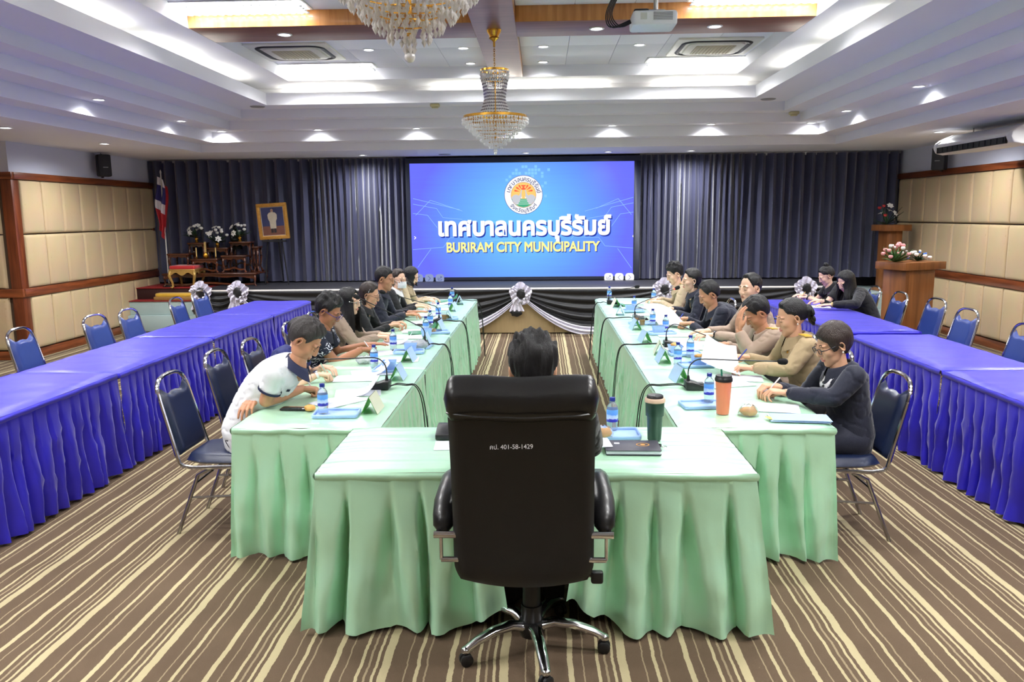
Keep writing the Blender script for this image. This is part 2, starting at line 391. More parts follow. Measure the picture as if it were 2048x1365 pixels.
# ------------------------------------------------------------------ lamps
EM_T = M('tube_glow', (1, .98, .95, 1), .5, emit=TUBE_E, ecol=(1, .98, .96, 1)); EM_C = M('cove_tube_glow', (1, .97, .86, 1), .5, emit=COVE_E, ecol=(1, .97, .84, 1))
EM_D = M('downlight_glow', (1, 1, 1, 1), .5, emit=DISC_E, ecol=(.93, .95, 1, 1)); ALU = M('louver_aluminium', S(225, 228, 230), .3, .6, var=.03)
WPL = M('white_plastic', S(226, 226, 224), .4, var=.02); CREAM = M('cream_plastic', S(222, 220, 206), .45, var=.02)
def area(parent, loc, rot, sx, sy, watts, col=(1, .985, .97)):
    l = bpy.data.lights.new('lamp_light', 'AREA'); l.shape = 'RECTANGLE'; l.size = sx; l.size_y = sy; l.energy = watts; l.color = col
    o = bpy.data.objects.new('lamp_light', l); COL.objects.link(o); o.parent = parent; o.location = loc; o.rotation_euler = rot; return o
def fluo():
    r = thing('ceiling_light', '', 'ceiling light')
    f = MB(); W, D = 1.24, .34
    for sx in (-1, 1): f.b2(sx*(W/2)-.012, sx*(W/2)+.012, -D/2, D/2, -.012, .0)
    for sy in (-1, 1): f.b2(-W/2, W/2, sy*D/2-.012, sy*D/2+.012, -.012, 0)
    f.build('frame', WPL, r, bevel=.002)
    MB().b2(-W/2+.012, W/2-.012, -D/2+.012, D/2-.012, -.003, -.001).build('reflector', ALU, r, smooth=False)
    for y in (-.08, .08):
        MB().tube([(-.58, y, -.018), (.58, y, -.018)], .013, 10).build('tube', EM_T, r)
    # diamond louvre: zigzag blades
    for y0 in (-.155, -.0775, 0, .0775):
        b = MB(); n = 16
        for sgn in (0, 1):
            P = [(-W/2+.02+(W-.04)*i/n, y0+(.0775 if (i+sgn) % 2 else 0)) for i in range(n+1)]
            for a, c in zip(P, P[1:]):
                b.add([(a[0], a[1], -.052), (c[0], c[1], -.052), (c[0], c[1], -.034), (a[0], a[1], -.034)], [(0, 1, 2, 3)])
        b.build('louver_blade', ALU, r, smooth=False)
    area(r, (0, 0, -.0325), (0, 0, 0), 1.16, .28, FLUO_W)
    return r
fl0 = fluo(); first = True
for (x, side) in ((-2.78, 'left'), (1.98, 'right')):
    for y, wh in ((10.72, 'at the far end of the raised ceiling, {} side'), (7.68, 'in front of the wooden cross beam, {} side'), (5.2, 'in the middle bay of the raised ceiling, {} side'), (3.1, 'just past the near wooden beam, {} side'), (1.9, 'just before the near wooden beam, {} side'), (-.3, 'at the front end of the raised ceiling, {} side')):
        lab = 'louvred fluorescent ceiling light '+wh.format(side)
        o = fl0 if first else dup(fl0, (0, 0, 0)); first = False
        o.location = (x, y, 3.795); o['label'] = lab; o['group'] = 'louvred fluorescent ceiling lights'
for o in list(bpy.data.objects):
    if o.name.startswith('lamp_light'): o['label'] = 'lamp'
# cove tubes hidden behind the raised lip
def cove(x, y, rz, lab):
    r = thing('cove_light', lab, 'cove light', (x, y, 3.435), rz, 'tube lights hidden in the ceiling cove')
    MB().tube([(-.57, 0, .095), (.57, 0, .095)], .013, 8).build('tube', EM_C, r); MB().b2(-.6, .6, -.02, .02, 0, .08).build('batten', WPL, r, bevel=.003)
i = 0
for k, y in enumerate((-.3, 1.0, 2.6, 4.0, 5.6, 7.1, 8.7, 10.1)): cove(-3.96, y, PI/2, 'tube light in the left ceiling cove, %s from the camera end' % nth(k))
for k, y in enumerate((-.3, 1.4, 3.0, 4.6, 6.0, 8.2, 9.9)): cove(3.06, y, PI/2, 'tube light in the right ceiling cove, %s from the camera end' % nth(k))
for k, x in enumerate((-3.0, -.9, .3, 2.2)): cove(x, 11.45, 0, 'tube light in the ceiling cove nearest the stage, %s from left' % nth(k))
for k, x in enumerate((-2.4, -.4, 1.6)): cove(x, -1.35, 0, 'tube light in the ceiling cove at the front, %s from left' % nth(k))
# recessed downlights
def downlight():
    r = thing('downlight', '', 'downlight')
    MB().lathe([(.075, .0), (.075, -.006), (.06, -.01), (.052, -.004), (.052, .0)], 20, caps=False).build('trim_ring', WPL, r)
    MB().lathe([(.052, -.003), (0, -.002)], 20, caps=False).build('lens', EM_D, r)
    l = bpy.data.lights.new('lamp_light', 'SPOT'); l.energy = SPOT_W; l.spot_size = math.radians(150); l.spot_blend = .9; l.shadow_soft_size = .045; l.color = (.96, .97, 1)
    o = bpy.data.objects.new('lamp_light', l); COL.objects.link(o); o.parent = r; o.location = (0, 0, -.02); o['label'] = 'lamp'
    return r
d0 = downlight(); d1 = downlight(); usedd = set()
for ch_ in d1.children:
    if ch_.type == 'LIGHT': ch_.data.energy = LOW_W; ch_.data.spot_size = math.radians(168)
def dl(x, y, z, lab, grp):
    pr_ = d1 if z < 3 else d0; o = pr_ if pr_.name not in usedd else dup(pr_, (0, 0, 0)); usedd.add(pr_.name)
    o.location = (x, y, z-.001); o['label'] = lab; o['group'] = grp
for k, y in enumerate((12.1, 10.75, 8.75, 6.75, 4.75, 2.75)):
    dl(-4.78, y, 3.13, 'round downlight in the left stepped soffit, %s from the stage' % nth(k), 'downlights in the stepped soffit')
    dl(3.93, y, 3.13, 'round downlight in the right stepped soffit, %s from the stage' % nth(k), 'downlights in the stepped soffit')
for k, x in enumerate((-3.32, -1.845, -.4, 1.043, 2.48)): dl(x, 12.08, 3.13, 'round downlight in the stepped soffit facing the stage, %s from left' % nth(k), 'downlights in the stepped soffit')
for k, y in enumerate((10.75, 8.75, 6.75, 4.75, 2.75)):
    dl(-5.85, y, 2.85, 'round downlight in the low ceiling by the left wall, %s from the stage' % nth(k), 'downlights in the low ceiling')
    dl(5.13, y-(.55 if k == 1 else 0), 2.85, 'round downlight in the low ceiling by the right wall, %s from the stage' % nth(k), 'downlights in the low ceiling')
for k, x in enumerate((-2.94, -.25, 1.09, 2.43)): dl(x, 13.35, 2.85, 'round downlight in the low ceiling right above the stage curtain, %s from left' % nth(k), 'downlights above the stage')
for k, x in enumerate((-2.55, .55, 1.70)): dl(x, 8.23, 3.65, 'round downlight in the wooden cross beam, %s from left' % nth(k), 'downlights in the wooden beam')
for k, (x, y) in enumerate(((-2.03, 9.76), (-.91, 9.76), (.03, 9.76), (1.15, 9.76))): dl(x, y, 3.795, 'round downlight in the far ceiling bay, %s from left in the nearer row' % nth(k), 'downlights in the raised ceiling')
for k, (x, y) in enumerate(((-.91, 10.72), (.03, 10.72))): dl(x, y, 3.795, 'round downlight at the far edge of the raised ceiling, %s of the long beam' % ('left', 'right')[k], 'downlights in the raised ceiling')
# speakers grilles, detectors on the ceiling
for x, y, s in ((-3.97, 11.4, 'left'), (3.12, 11.45, 'right')):
    tag(MB().lathe([(.0, -.012), (.09, -.01), (.105, 0)], 20, (x, y, 3.384)).build('ceiling_speaker', M('grey_grille', S(150, 148, 145), .6)), 'round grey ceiling speaker in the %s soffit corner' % s, 'speaker', 'round ceiling speakers')
tag(MB().lathe([(.0, -.012), (.09, -.01), (.105, 0)], 20, (-1.596, 13.45, 2.849)).build('ceiling_speaker', _mats['grey_grille']), 'round grey ceiling speaker above the left edge of the screen', 'speaker', 'round ceiling speakers')
DET = M('aged_ivory', S(196, 186, 140), .5)
for x, y, z, s in ((-1.475, 11.42, 3.384, 'left of the far chandelier'), (3.6, 11.85, 3.259, 'at the right corner of the stepped ceiling')):
    t = thing('smoke_detector', 'small ivory detector box on the stepped ceiling '+s, 'detector', (x, y, z), 0, 'detectors')
    MB().rbox((0, 0, -.02), (.13, .1, .04), .015).build('housing', DET, t); MB().rbox((0, 0, -.05), (.09, .06, .02), .01).build('sensor', DET, t)
# cassette air conditioners
def cassette():
    r = thing('cassette_air_conditioner', '', 'air conditioner')
    MB().rbox((0, 0, -.012), (.96, .96, .024), .02).build('panel', CREAM, r)
    g = MB(); n = 10
    P = []
    for k, (sx, sy) in enumerate(((1, 1), (-1, 1), (-1, -1), (1, -1))):
        for q in range(n+1): a = (k+q/n)*PI/2; P.append((sx*.24+.14*math.cos(a), sy*.24+.14*math.sin(a), -.022))
    g.tube(P, .03, 8, closed=True, flat=.5); g.build('air_slot', M('slot_black', S(30, 30, 32), .6), r)
    MB().rbox((0, 0, -.03), (.64, .64, .025), .1, n=6).build('centre_cover', CREAM, r)
    gr = MB().rbox((0, 0, -.045), (.46, .46, .008), .02).build('grille', M('beige_grille', S(186, 178, 150), .6), r)
    for k in range(11): MB().box((-.2+k*.04, 0, -.052), (.01, .42, .008)).build('slat', _mats['beige_grille'], gr)
    return r
a0 = cassette(); a0.location = (-2.9, 9.78, 3.796); a0['label'] = 'square ceiling cassette air conditioner left of the chandeliers'; a0['group'] = 'cassette air conditioners'
dup(a0, (2.03, 9.92, 3.796), 0, 'square ceiling cassette air conditioner on the right beyond the projector')
dup(a0, (-2.9, 5.9, 3.796), 0, 'square ceiling cassette air conditioner in the middle bay, left'); dup(a0, (2.03, 5.9, 3.796), 0, 'square ceiling cassette air conditioner in the middle bay, right')
# ------------------------------------------------------------------ chandeliers
CRY = M('crystal', (.96, .96, .97, 1), .1, trans=.08, ior=1.55, var=.02, spec=1.0)
def chandelier():
    r = thing('chandelier', '', 'chandelier')     # origin: ceiling point; drop 1.2 m
    MB().lathe([(.075, 0), (.07, -.02), (.05, -.05), (.045, -.07), (.052, -.08), (.03, -.095), (.012, -.11), (.012, -.16)], 16).build('canopy', GOLD, r)
    ch = MB()
    for k in range(9):
        c = Vector((0, 0, -.17-k*.022)); ax = (1, 0) if k % 2 else (0, 1)
        ch.tube([c+Vector((ax[0]*.009*math.cos(a), ax[1]*.009*math.cos(a), .016*math.sin(a))) for a in [q*PI/3 for q in range(6)]], .003, 5, closed=True)
    ch.build('chain', GOLD, r)
    MB().tube([(0, 0, -.36), (0, 0, -1.05)], .01, 8).build('stem', GOLD, r)
    for rad, z, w in ((.14, -.385, .010), (.12, -.47, .006), (.315, -.83, .010), (.30, -.86, .006)):
        MB().lathe([(rad-w, -w), (rad+w*.3, -w), (rad+w*.3, w), (rad-w, w), (rad-w, -w)], 32, (0, 0, z), caps=False).build('gold_ring', GOLD, r)
    f = MB()
    for k in range(24):
        a = 2*PI*k/24; ca, sa = math.cos(a), math.sin(a)
        f.tube([(.3*ca, .3*sa, -.835), (.15*ca, .15*sa, -.825), (.02*ca, .02*sa, -.85)], .0035, 4)
    f.build('gold_spokes', GOLD, r)
    rng = random.Random(4); CRYG = M('smoky_crystal', S(150, 146, 150), .08, trans=.1, ior=1.55, spec=1.0)
    bead = lambda mb, p, s, l=1: mb.add([(p[0], p[1], p[2]+s*l), (p[0]+s, p[1], p[2]), (p[0], p[1]+s, p[2]), (p[0]-s, p[1], p[2]), (p[0], p[1]-s, p[2]), (p[0], p[1], p[2]-s*l)], [(0,1,2),(0,2,3),(0,3,4),(0,4,1),(5,2,1),(5,3,2),(5,4,3),(5,1,4)])
    def drops(name, n, rad, z, s, l, cols=1):
        b = MB()
        for k in range(n):
            a = 2*PI*(k+.5*rng.random())/n
            for c in range(cols): bead(b, (rad*math.cos(a), rad*math.sin(a), z-c*s*l*1.9), s, l)
        o = b.build(name, CRY, r, smooth=False); o['kind'] = 'stuff'
    drops('crown_drops', 40, .14, -.40, .009, 1.6, 3); drops('crown_drops', 32, .125, -.46, .009, 1.6, 2)
    # strands from crown to the wide basket
    b = MB()
    for k in range(32):
        a = 2*PI*k/32
        for q in range(24):
            t = q/23; rad = .092+.04*(1-t)**2+.1*max(0, t-.5)**1.3*1.9; z = -.47-.36*t
            bead(b, (rad*math.cos(a), rad*math.sin(a), z), .0095)
    b.I = [(i//8) % 2 for i in range(len(b.F))]; b.build('bead_strands', [CRY, CRYG], r, smooth=False)['kind'] = 'stuff'
    b = MB()
    for k in range(64):
        a = 2*PI*k/64
        for q in range(10):
            t = q/9; rad = .105+(.31-.105)*t; bead(b, (rad*math.cos(a), rad*math.sin(a), -.82-.012*math.sin(PI*t)), .006)
    b.build('basket_beads', CRY, r, smooth=False)['kind'] = 'stuff'
    for i in range(9):
        t = i/8; rad = .315*(1-t)**.85+.015; z = -.86-.27*t
        drops('crystal_tier', max(8, int(rad*230)), rad, z, .0085, 2.0, 2)
        MB().lathe([(rad-.004, 0), (rad+.002, 0), (rad+.002, .004), (rad-.004, .004), (rad-.004, 0)], 24, (0, 0, z+.014), caps=False).build('gold_ring', GOLD, r)
    MB().ball((0, 0, -1.185), .018, 10, 8).build('crystal_ball', CRY, r)
    return r
c0 = chandelier(); c0.location = (-.46, 8.22, 3.65); c0['label'] = 'gold and crystal chandelier hanging further from the camera, in front of the screen'; c0['group'] = 'crystal chandeliers'
dup(c0, (-.43, 2.72, 3.55), 0, 'gold and crystal chandelier closest to the camera, cut by the top of the photo')
# ------------------------------------------------------------------ curtains
def curtain_mat():
    m = M('curtain_fabric', S(66, 68, 92), .5, var=.08, scale=30, sheen=.35, stretch=(8, 8, .3)); return m
CURT = curtain_mat()
def curtain(name, x0, x1, fold, lab, seed, y=13.9, amp=.07):
    rng = random.Random(seed); xs = [x0]
    while xs[-1] < x1: xs.append(xs[-1]+fold*(.82+.36*rng.random()))
    ph = []
    n = int((x1-x0)/.016)
    def phase(x):
        for i in range(len(xs)-1):
            if x <= xs[i+1]: return i+(x-xs[i])/(xs[i+1]-xs[i])
        return len(xs)
    P = [phase(x0+(x1-x0)*i/n) for i in range(n+1)]
    ampk = [rng.uniform(.7, 1.25) for _ in range(len(xs)+2)]
    def f(u, v):
        p = P[min(n, round(u*n))]; a = amp*ampk[int(p)]*(1-.25*v)
        s = math.sin(2*PI*p); s = math.copysign(abs(s)**.85, s)
        return (x0+(x1-x0)*u+.012*math.sin(4*PI*p)+.008*math.sin(3*v+p*2), y+a*s+.012*math.sin(v*4+p), 2.83-2.1*v)
    t = thing(name, lab, 'curtain', (0, 0, 0), 0, 'stage curtains')
    MB().grid(f, n, 6, flip=True).build('cloth', CURT, t, angle=180)
    MB().b2(x0, x1, y+.06, y+.1, 2.8, 2.845).build('track', STEEL, t)
curtain('stage_curtain', -6.83, -4.0, .2, 'dark blue grey pleated curtain at the far left behind the altar', 3)
curtain('stage_curtain', -4.0, -2.33, .1, 'dark blue grey pleated curtain just left of the screen', 4, amp=.05)
curtain('stage_curtain', 1.68, 3.4, .1, 'dark blue grey pleated curtain just right of the screen', 5, amp=.05)
curtain('stage_curtain', 3.4, 6.05, .17, 'dark blue grey pleated curtain at the far right behind the lecterns', 6)
# ------------------------------------------------------------------ LED screen
EMS = {}
def flat(name, col, e=1.0):
    m = M('screen_'+name, (0, 0, 0, 1), .6, emit=e, ecol=col, spec=.1, var=0); return m
def screen_mat():
    m = M('screen_picture', (0, 0, 0, 1), .6, emit=1, spec=.1); N, L, b = nodes(m)
    tc = N.new('ShaderNodeTexCoord'); sp = N.new('ShaderNodeSeparateXYZ'); L.new(tc.outputs['Object'], sp.inputs[0])
    mp = N.new('ShaderNodeMapping'); mp.inputs['Scale'].default_value = (.55, 1, .6); L.new(tc.outputs['Object'], mp.inputs[0])
    g = N.new('ShaderNodeTexGradient'); g.gradient_type = 'SPHERICAL'; L.new(mp.outputs[0], g.inputs[0])
    r = N.new('ShaderNodeValToRGB'); e = r.color_ramp.elements
    e[0].position = 0; e[0].color = S(104, 110, 252); e[1].position = .75; e[1].color = S(108, 188, 255)
    k = e.new(.3); k.color = S(100, 148, 252)
    mp2 = N.new('ShaderNodeMapping'); mp2.inputs['Scale'].default_value = (.6, 1, 30); L.new(tc.outputs['Object'], mp2.inputs[0])
    n = N.new('ShaderNodeTexNoise'); n.inputs['Scale'].default_value = 1.5; L.new(mp2.outputs[0], n.inputs['Vector'])
    ad = N.new('ShaderNodeMath'); ad.operation = 'MULTIPLY_ADD'; ad.inputs[1].default_value = .12; L.new(n.outputs['Fac'], ad.inputs[0]); L.new(g.outputs['Fac'], ad.inputs[2])
    sb = N.new('ShaderNodeMath'); sb.operation = 'SUBTRACT'; sb.inputs[1].default_value = .06; L.new(ad.outputs[0], sb.inputs[0])
    L.new(sb.outputs[0], r.inputs[0]); L.new(r.outputs[0], b.inputs['Emission Color']); b.inputs['Emission Strength'].default_value = 1.0
    return m
SX, SZ, SW, SH = -.34, 1.755, 3.83, 1.95
scr = thing('led_screen', 'large lit blue LED screen reading BURIRAM CITY MUNICIPALITY between the curtains', 'screen', (SX, 13.86, SZ))
FR = M('screen_frame', S(38, 42, 58), .5)
fb = MB(); fb.b2(-2.0, 2.03, .02, .12, -1.04, 1.07); fb.build('cabinet', FR, scr, bevel=.01)
bz = MB(); bz.b2(-1.99, 2.02, -.01, .02, SH/2, SH/2+.09); bz.b2(-1.99, 2.02, -.01, .02, -SH/2-.06, -SH/2); bz.b2(-1.99, -SW/2, -.01, .02, -SH/2, SH/2); bz.b2(SW/2, 2.02, -.01, .02, -SH/2, SH/2)
bz.build('bezel', FR, scr, bevel=.004)
MB().b2(-SW/2, SW/2, 0, .02, -SH/2, SH/2).build('picture', screen_mat(), scr, smooth=False)
def T2(x, z, d, s=1): return TR(x, -d, z) @ Matrix.Rotation(PI/2, 4, 'X') @ Matrix.Scale(s, 4)
U = lambda px, py: (lambda p: (p.x-SX, p.z-SZ))(aty(px, py, 13.86))   # a point of the picture on the screen
WHT = flat('white', (1, 1, 1, 1)); SHD = flat('shadow', S(30, 52, 160)); YEL = flat('yellow', S(255, 240, 150)); LIN = flat('line', S(150, 200, 255)); TILE = flat('tile', S(126, 194, 255))
TH = '\u0e40\u0e17\u0e28\u0e1a\u0e32\u0e25\u0e19\u0e04\u0e23\u0e1a\u0e38\u0e23\u0e35\u0e23\u0e31\u0e21\u0e22\u0e4c'
def fit_text(name, s, mat, x0, x1, z0, z1, d, off=0, dx=0, dz=0):
    o = text(name, s, 1, mat, scr, None, 0, bevel=off)
    co = np.empty(len(o.data.vertices)*3, np.float32); o.data.vertices.foreach_get('co', co); co = co.reshape(-1, 3)
    a, b = co.min(0), co.max(0); n = np.empty_like(co)
    n[:, 0] = x0+(co[:, 0]-a[0])/(b[0]-a[0])*(x1-x0)+dx; n[:, 2] = z0+(co[:, 1]-a[1])/(b[1]-a[1])*(z1-z0)+dz; n[:, 1] = -d-.0005*np.sign(co[:, 2])
    o.data.vertices.foreach_set('co', n.ravel()); o.data.update(); return o
x0, zt = U(876, 431); x1, zb = U(1222, 483)
for mat, d, dx, dz in ((SHD, .003, .02, -.022), (WHT, .005, 0, 0)): fit_text('thai_title', TH, mat, x0, x1, zb, zt, d, .040, dx, dz)
x0, zt = U(893, 485); x1, zb = U(1200, 503)
for mat, d, dx, dz in ((SHD, .003, .012, -.014), (YEL, .005, 0, 0)): fit_text('english_title', 'BURIRAM CITY MUNICIPALITY', mat, x0, x1, zb, zt, d, .032, dx, dz)
# circuit lines, side arrows, buttons
def pline(pts, w=.006, mat=LIN):
    b = MB()
    for (p, q) in zip(pts, pts[1:]):
        (x0, z0), (x1, z1) = U(*p), U(*q); v = Vector((x1-x0, z1-z0)); nn = Vector((-v.y, v.x)).normalized()*w/2
        b.add([(x0-nn.x, -.002, z0-nn.y), (x1-nn.x, -.002, z1-nn.y), (x1+nn.x, -.002, z1+nn.y), (x0+nn.x, -.002, z0+nn.y)], [(0, 1, 2, 3)])
    b.build('circuit_line', mat, scr, smooth=False)
q = lambda x, y: (780+x*540/1940, 300+y*380/1365)
for L_ in ([(165,350),(500,430)], [(165,390),(335,422),(380,487),(520,500)], [(165,457),(270,470),(340,560)], [(165,717),(385,700),(430,632),(640,618)], [(185,470),(290,362),(520,440)], [(200,845),(295,712)], [(590,610),(650,655),(880,640)], [(1750,340),(1400,440)], [(1750,380),(1590,412),(1550,470),(1380,500)], [(1750,447),(1655,460),(1590,550)], [(1750,706),(1545,690),(1500,628),(1330,625)], [(1735,465),(1640,350),(1480,420)], [(1735,850),(1635,708)], [(1300,640),(1330,610)]):
    pline([q(*p) for p in L_])
pline([q(174,622), q(187,632), q(174,642)], .012, WHT); pline([q(1754,610), q(1743,620), q(1754,630)], .012, WHT)
def button(px, py, col, kind, icol):
    x, z = U(px, py)
    MB().rbox((0, 0, 0), (.15, .15, .002), .05, mt=TR(x, -.022, z) @ Matrix.Rotation(PI/2, 4, 'X')).build('button', col, scr, smooth=False)
    b = MB()
    segs = {'<': [((.02, .04), (-.02, 0)), ((-.02, 0), (.02, -.04))], '>': [((-.02, .04), (.02, 0)), ((.02, 0), (-.02, -.04))], 's': [((-.03, .015), (-.03, -.03)), ((-.03, -.03), (.03, -.03)), ((.03, -.03), (.03, -.01)), ((-.01, -.01), (.03, .03)), ((.03, .03), (.008, .03)), ((.03, .03), (.03, .008))]}[kind]
    for a, c in segs: b.tube([(x+a[0], -.025, z+a[1]), (x+c[0], -.025, z+c[1])], .004, 4)
    b.build('button_icon', icol, scr, smooth=False)
GB = flat('grey_button', S(136, 148, 190)); GI = flat('grey_icon', S(70, 80, 130)); BI = flat('blue_icon', S(80, 80, 150))
for px, k in ((1217, 's'), (1238, '<'), (1259, '>')): button(px, 555, WHT, k, BI)
for px, k in ((838, '<'), (859, '>'), (880, 's')): button(px, 557, GB, k, GI)
rng = random.Random(8); tb = MB()
for i in range(14):
    for j in range(11):
        x, z = -.25+i*.055-.1, .9-j*.055
        if rng.random() < .42*(1-abs(i-6.5)/9): tb.box((x+.1, -.0015, z), (.045, .001, .045))
tb.build('mosaic_squares', TILE, scr, smooth=False)['kind'] = 'stuff'
# city emblem
ex, ez = U(1047, 390); ER = .33
def disc(r, d, mat, name, x=0, z=0, n=48, sx=1, sz=1): MB().lathe([(r, 0), (0, .0001)], n, mt=TR(ex+x, -d, ez+z) @ Matrix.Rotation(PI/2, 4, 'X'), caps=False, sx=sx, sy=sz).build(name, mat, scr, smooth=False)
NAVY = flat('navy', S(80, 84, 150)); ORG = flat('orange', S(255, 198, 110)); RED = flat('red', S(240, 96, 62)); GRY = flat('grey', S(196, 198, 206)); GRN = flat('green', S(70, 170, 130))
disc(ER, .003, NAVY, 'emblem_edge'); disc(ER-.008, .0035, WHT, 'emblem_ring'); disc(ER*.66, .004, NAVY, 'emblem_inner_edge'); disc(ER*.645, .0045, ORG, 'emblem_sun')
def poly(pts, d, mat, name):
    MB().add([(ex+x*ER, -d, ez+z*ER) for x, z in pts], [tuple(range(len(pts)))]).build(name, mat, scr, smooth=False)
for a in (20, 42, 62): 
    for s in (-1, 1):
        c, sn = math.cos(math.radians(a))*s, math.sin(math.radians(a)); n = (-sn, c)
        poly([(c*.2, .1+sn*.2), (c*.46-n[0]*.05, .06+sn*.46-n[1]*.05), (c*.52, .06+sn*.52), (c*.46+n[0]*.05, .06+sn*.46+n[1]*.05)], .005, RED, 'emblem_ray')
poly([(-.62+.0, -.2), (.62, -.2), (.58, -.3), (.42, -.48), (.2, -.6), (0, -.64), (-.2, -.6), (-.42, -.48), (-.58, -.3)], .0052, GRN, 'emblem_field')
for zz in (-.28, -.38, -.48): poly([(-.4, zz), (.4, zz), (.4, zz+.018), (-.4, zz+.018)], .0054, WHT, 'emblem_field_line')
for s in (-1, 1):
    body = [(.62, -.12), (.5, .0), (.36, .02), (.24, -.04), (.17, .06), (.13, .24), (.06, .28), (.1, .1), (.1, -.08), (.16, -.2), (.2, -.34), (.28, -.46), (.42, -.48), (.56, -.32)]
    poly([(s*x, z) for x, z in body][::s], .0056, GRY, 'emblem_elephant')
    poly([(s*x, z) for x, z in [(.16, -.12), (.08, -.2), (.07, -.06), (.1, -.14)]][::s], .0058, WHT, 'emblem_tusk')
poly([(-.13, .5), (.13, .5), (.1, .44), (.04, .42), (.05, .36), (.11, .32), (.1, .26), (-.1, .26), (-.11, .32), (-.05, .36), (-.04, .42), (-.1, .44)], .006, RED, 'emblem_offering_bowl')
INK = flat('ink', S(90, 90, 130))
def arc_text(s, r, a0, a1, size, flip=False):
    clus = []
    for ch in s:
        if ch in '\u0e31\u0e34\u0e35\u0e38\u0e39\u0e48\u0e49\u0e4c': clus[-1] += ch
        else: clus.append(ch)
    for i, ch in enumerate(clus):
        a = math.radians(a0+(a1-a0)*i/(len(clus)-1)); x, z = r*math.cos(a), r*math.sin(a)
        rot = a-PI/2 if not flip else a+PI/2
        text('emblem_letter', ch, size, INK, scr, TR(ex+x, -.006, ez+z) @ Matrix.Rotation(PI/2, 4, 'X') @ Matrix.Rotation(rot, 4, 'Z'), .002)
arc_text(TH, ER*.80, 168, 12, .1); arc_text('\u0e08\u0e31\u0e07\u0e2b\u0e27\u0e31\u0e14\u0e1a\u0e38\u0e23\u0e35\u0e23\u0e31\u0e21\u0e22\u0e4c', ER*.82, 222, 318, .085, True)
# ------------------------------------------------------------------ stage drapes and rosettes
BLK = M('black_satin', S(20, 20, 24), .42, sheen=.3, var=.15, scale=8); WSAT = M('white_satin', S(222, 218, 232), .5, sheen=.3, var=.03)
def swag(x0, x1, sag, lab, top=.70):
    t = thing('stage_drape', lab, 'drape', (0, 0, 0), 0, 'black and white drapes on the stage front')
    def low(u): return .64-.02-(sag)*math.sin(PI*u)**.85
    def f(u, v):
        x = x0+(x1-x0)*u; zb = low(u); z = top+(zb-top)*v
        y = SY-.05-.025*math.sin(v*9*PI)*(.35+.65*math.sin(PI*u))*(.4+v)-.015*math.sin(PI*u)
        return (x, y, z)
    MB().grid(f, 40, 45).build('black_swag', BLK, t, angle=180)
    def g(u, v):
        x = x0+(x1-x0)*u; zb = low(u)+.03; wd = .05+.10*math.sin(PI*u)
        return (x, SY-.085-.022*math.sin(v*5*PI)-.02*math.sin(PI*u)*math.sin(PI*v), zb-wd*v)
    MB().grid(g, 40, 25).build('white_border', WSAT, t, angle=180)
ros = [-5.36, -4.77, -.33, 1.88, 4.03]
swag(-5.44, -4.77, .36, 'short black and white drape at the left corner of the stage'); swag(-4.77, -2.4, .5, 'black and white drape on the stage left part, behind the blue table')
swag(-2.4, -.33, .5, 'black and white drape on the stage just left of the centre rosette'); swag(-.33, 1.88, .53, 'black and white drape on the stage just right of the centre rosette')
swag(1.88, 4.03, .5, 'black and white drape on the stage right part, behind the seated people'); swag(4.03, 4.7, .3, 'short black and white drape at the right corner of the stage')
def rosette():
    t = thing('rosette', '', 'rosette'); rng = random.Random(2)
    w = MB()
    for q, (r0_, r1_, yy, nf) in enumerate(((.05, .17, -.02, 13), (.045, .14, -.045, 11), (.04, .105, -.065, 9))):
        w.grid(lambda u, v: ((r0_+(r1_-r0_)*v+.012*v*math.sin(5*2*PI*u+q))*math.cos(2*PI*u), yy-.026*v*math.sin(nf*2*PI*u+2*q)-.012*v*math.sin(2.3*nf*2*PI*u)*.5+.012*math.cos(PI*v), (r0_+(r1_-r0_)*v+.012*v*math.sin(5*2*PI*u+q))*math.sin(2*PI*u)*1.04), 150, 6, True)
    w.build('white_ruffle', WSAT, t, angle=180)
    c = MB(); c.ball((0.01, -.06, 0), (.07, .045, .085), 14, 10)
    for i, v in enumerate(c.V): n_ = noise.noise(Vector(v)*45)*.016; c.V[i] = (v[0]+n_, v[1]+n_, v[2]+n_)
    c.build('black_centre', BLK, t, angle=180)
    g = MB(); g.grid(lambda u, v: ((-.06+(u-.5)*(.1+.14*v)), -.035-.02*math.sin(u*7*PI)*v, -.12-.15*v), 28, 6); g.build('white_tail', WSAT, t, angle=180)
    g = MB(); g.ball((-.07, -.02, -.3), (.1, .03, .055), 12, 8)
    for i, v in enumerate(g.V): n_ = noise.noise(Vector(v)*30)*.02; g.V[i] = (v[0]+n_, v[1], v[2]+n_)
    g.build('black_tail', BLK, t, angle=180); return t
r0 = rosette(); 
for k, (x, lab) in enumerate(zip(ros, ('at the stage left corner, seen from the side', 'second from left, beyond the long blue table', 'on the centre of the stage front', 'behind the far seated man in khaki', 'at the right, beside the woman bending over the blue table'))):
    o = r0 if k == 0 else dup(r0, (0, 0, 0)); o.location = (x, SY-.07, .635 if k == 2 else .69); o['label'] = 'black and white fabric rosette '+lab; o['group'] = 'fabric rosettes on the stage'
# long white cloth hanging at the stage's left corner
t = thing('hanging_cloth', 'long white cloth hanging from the stage left corner rosette', 'cloth'); 
MB().grid(lambda u, v: (-5.4+.1*u+.12*v*v+(u-.5)*.12*v, SY-.12-.02*math.sin(u*5*PI), .68-.55*v), 24, 14).build('cloth', WSAT, t, angle=180)
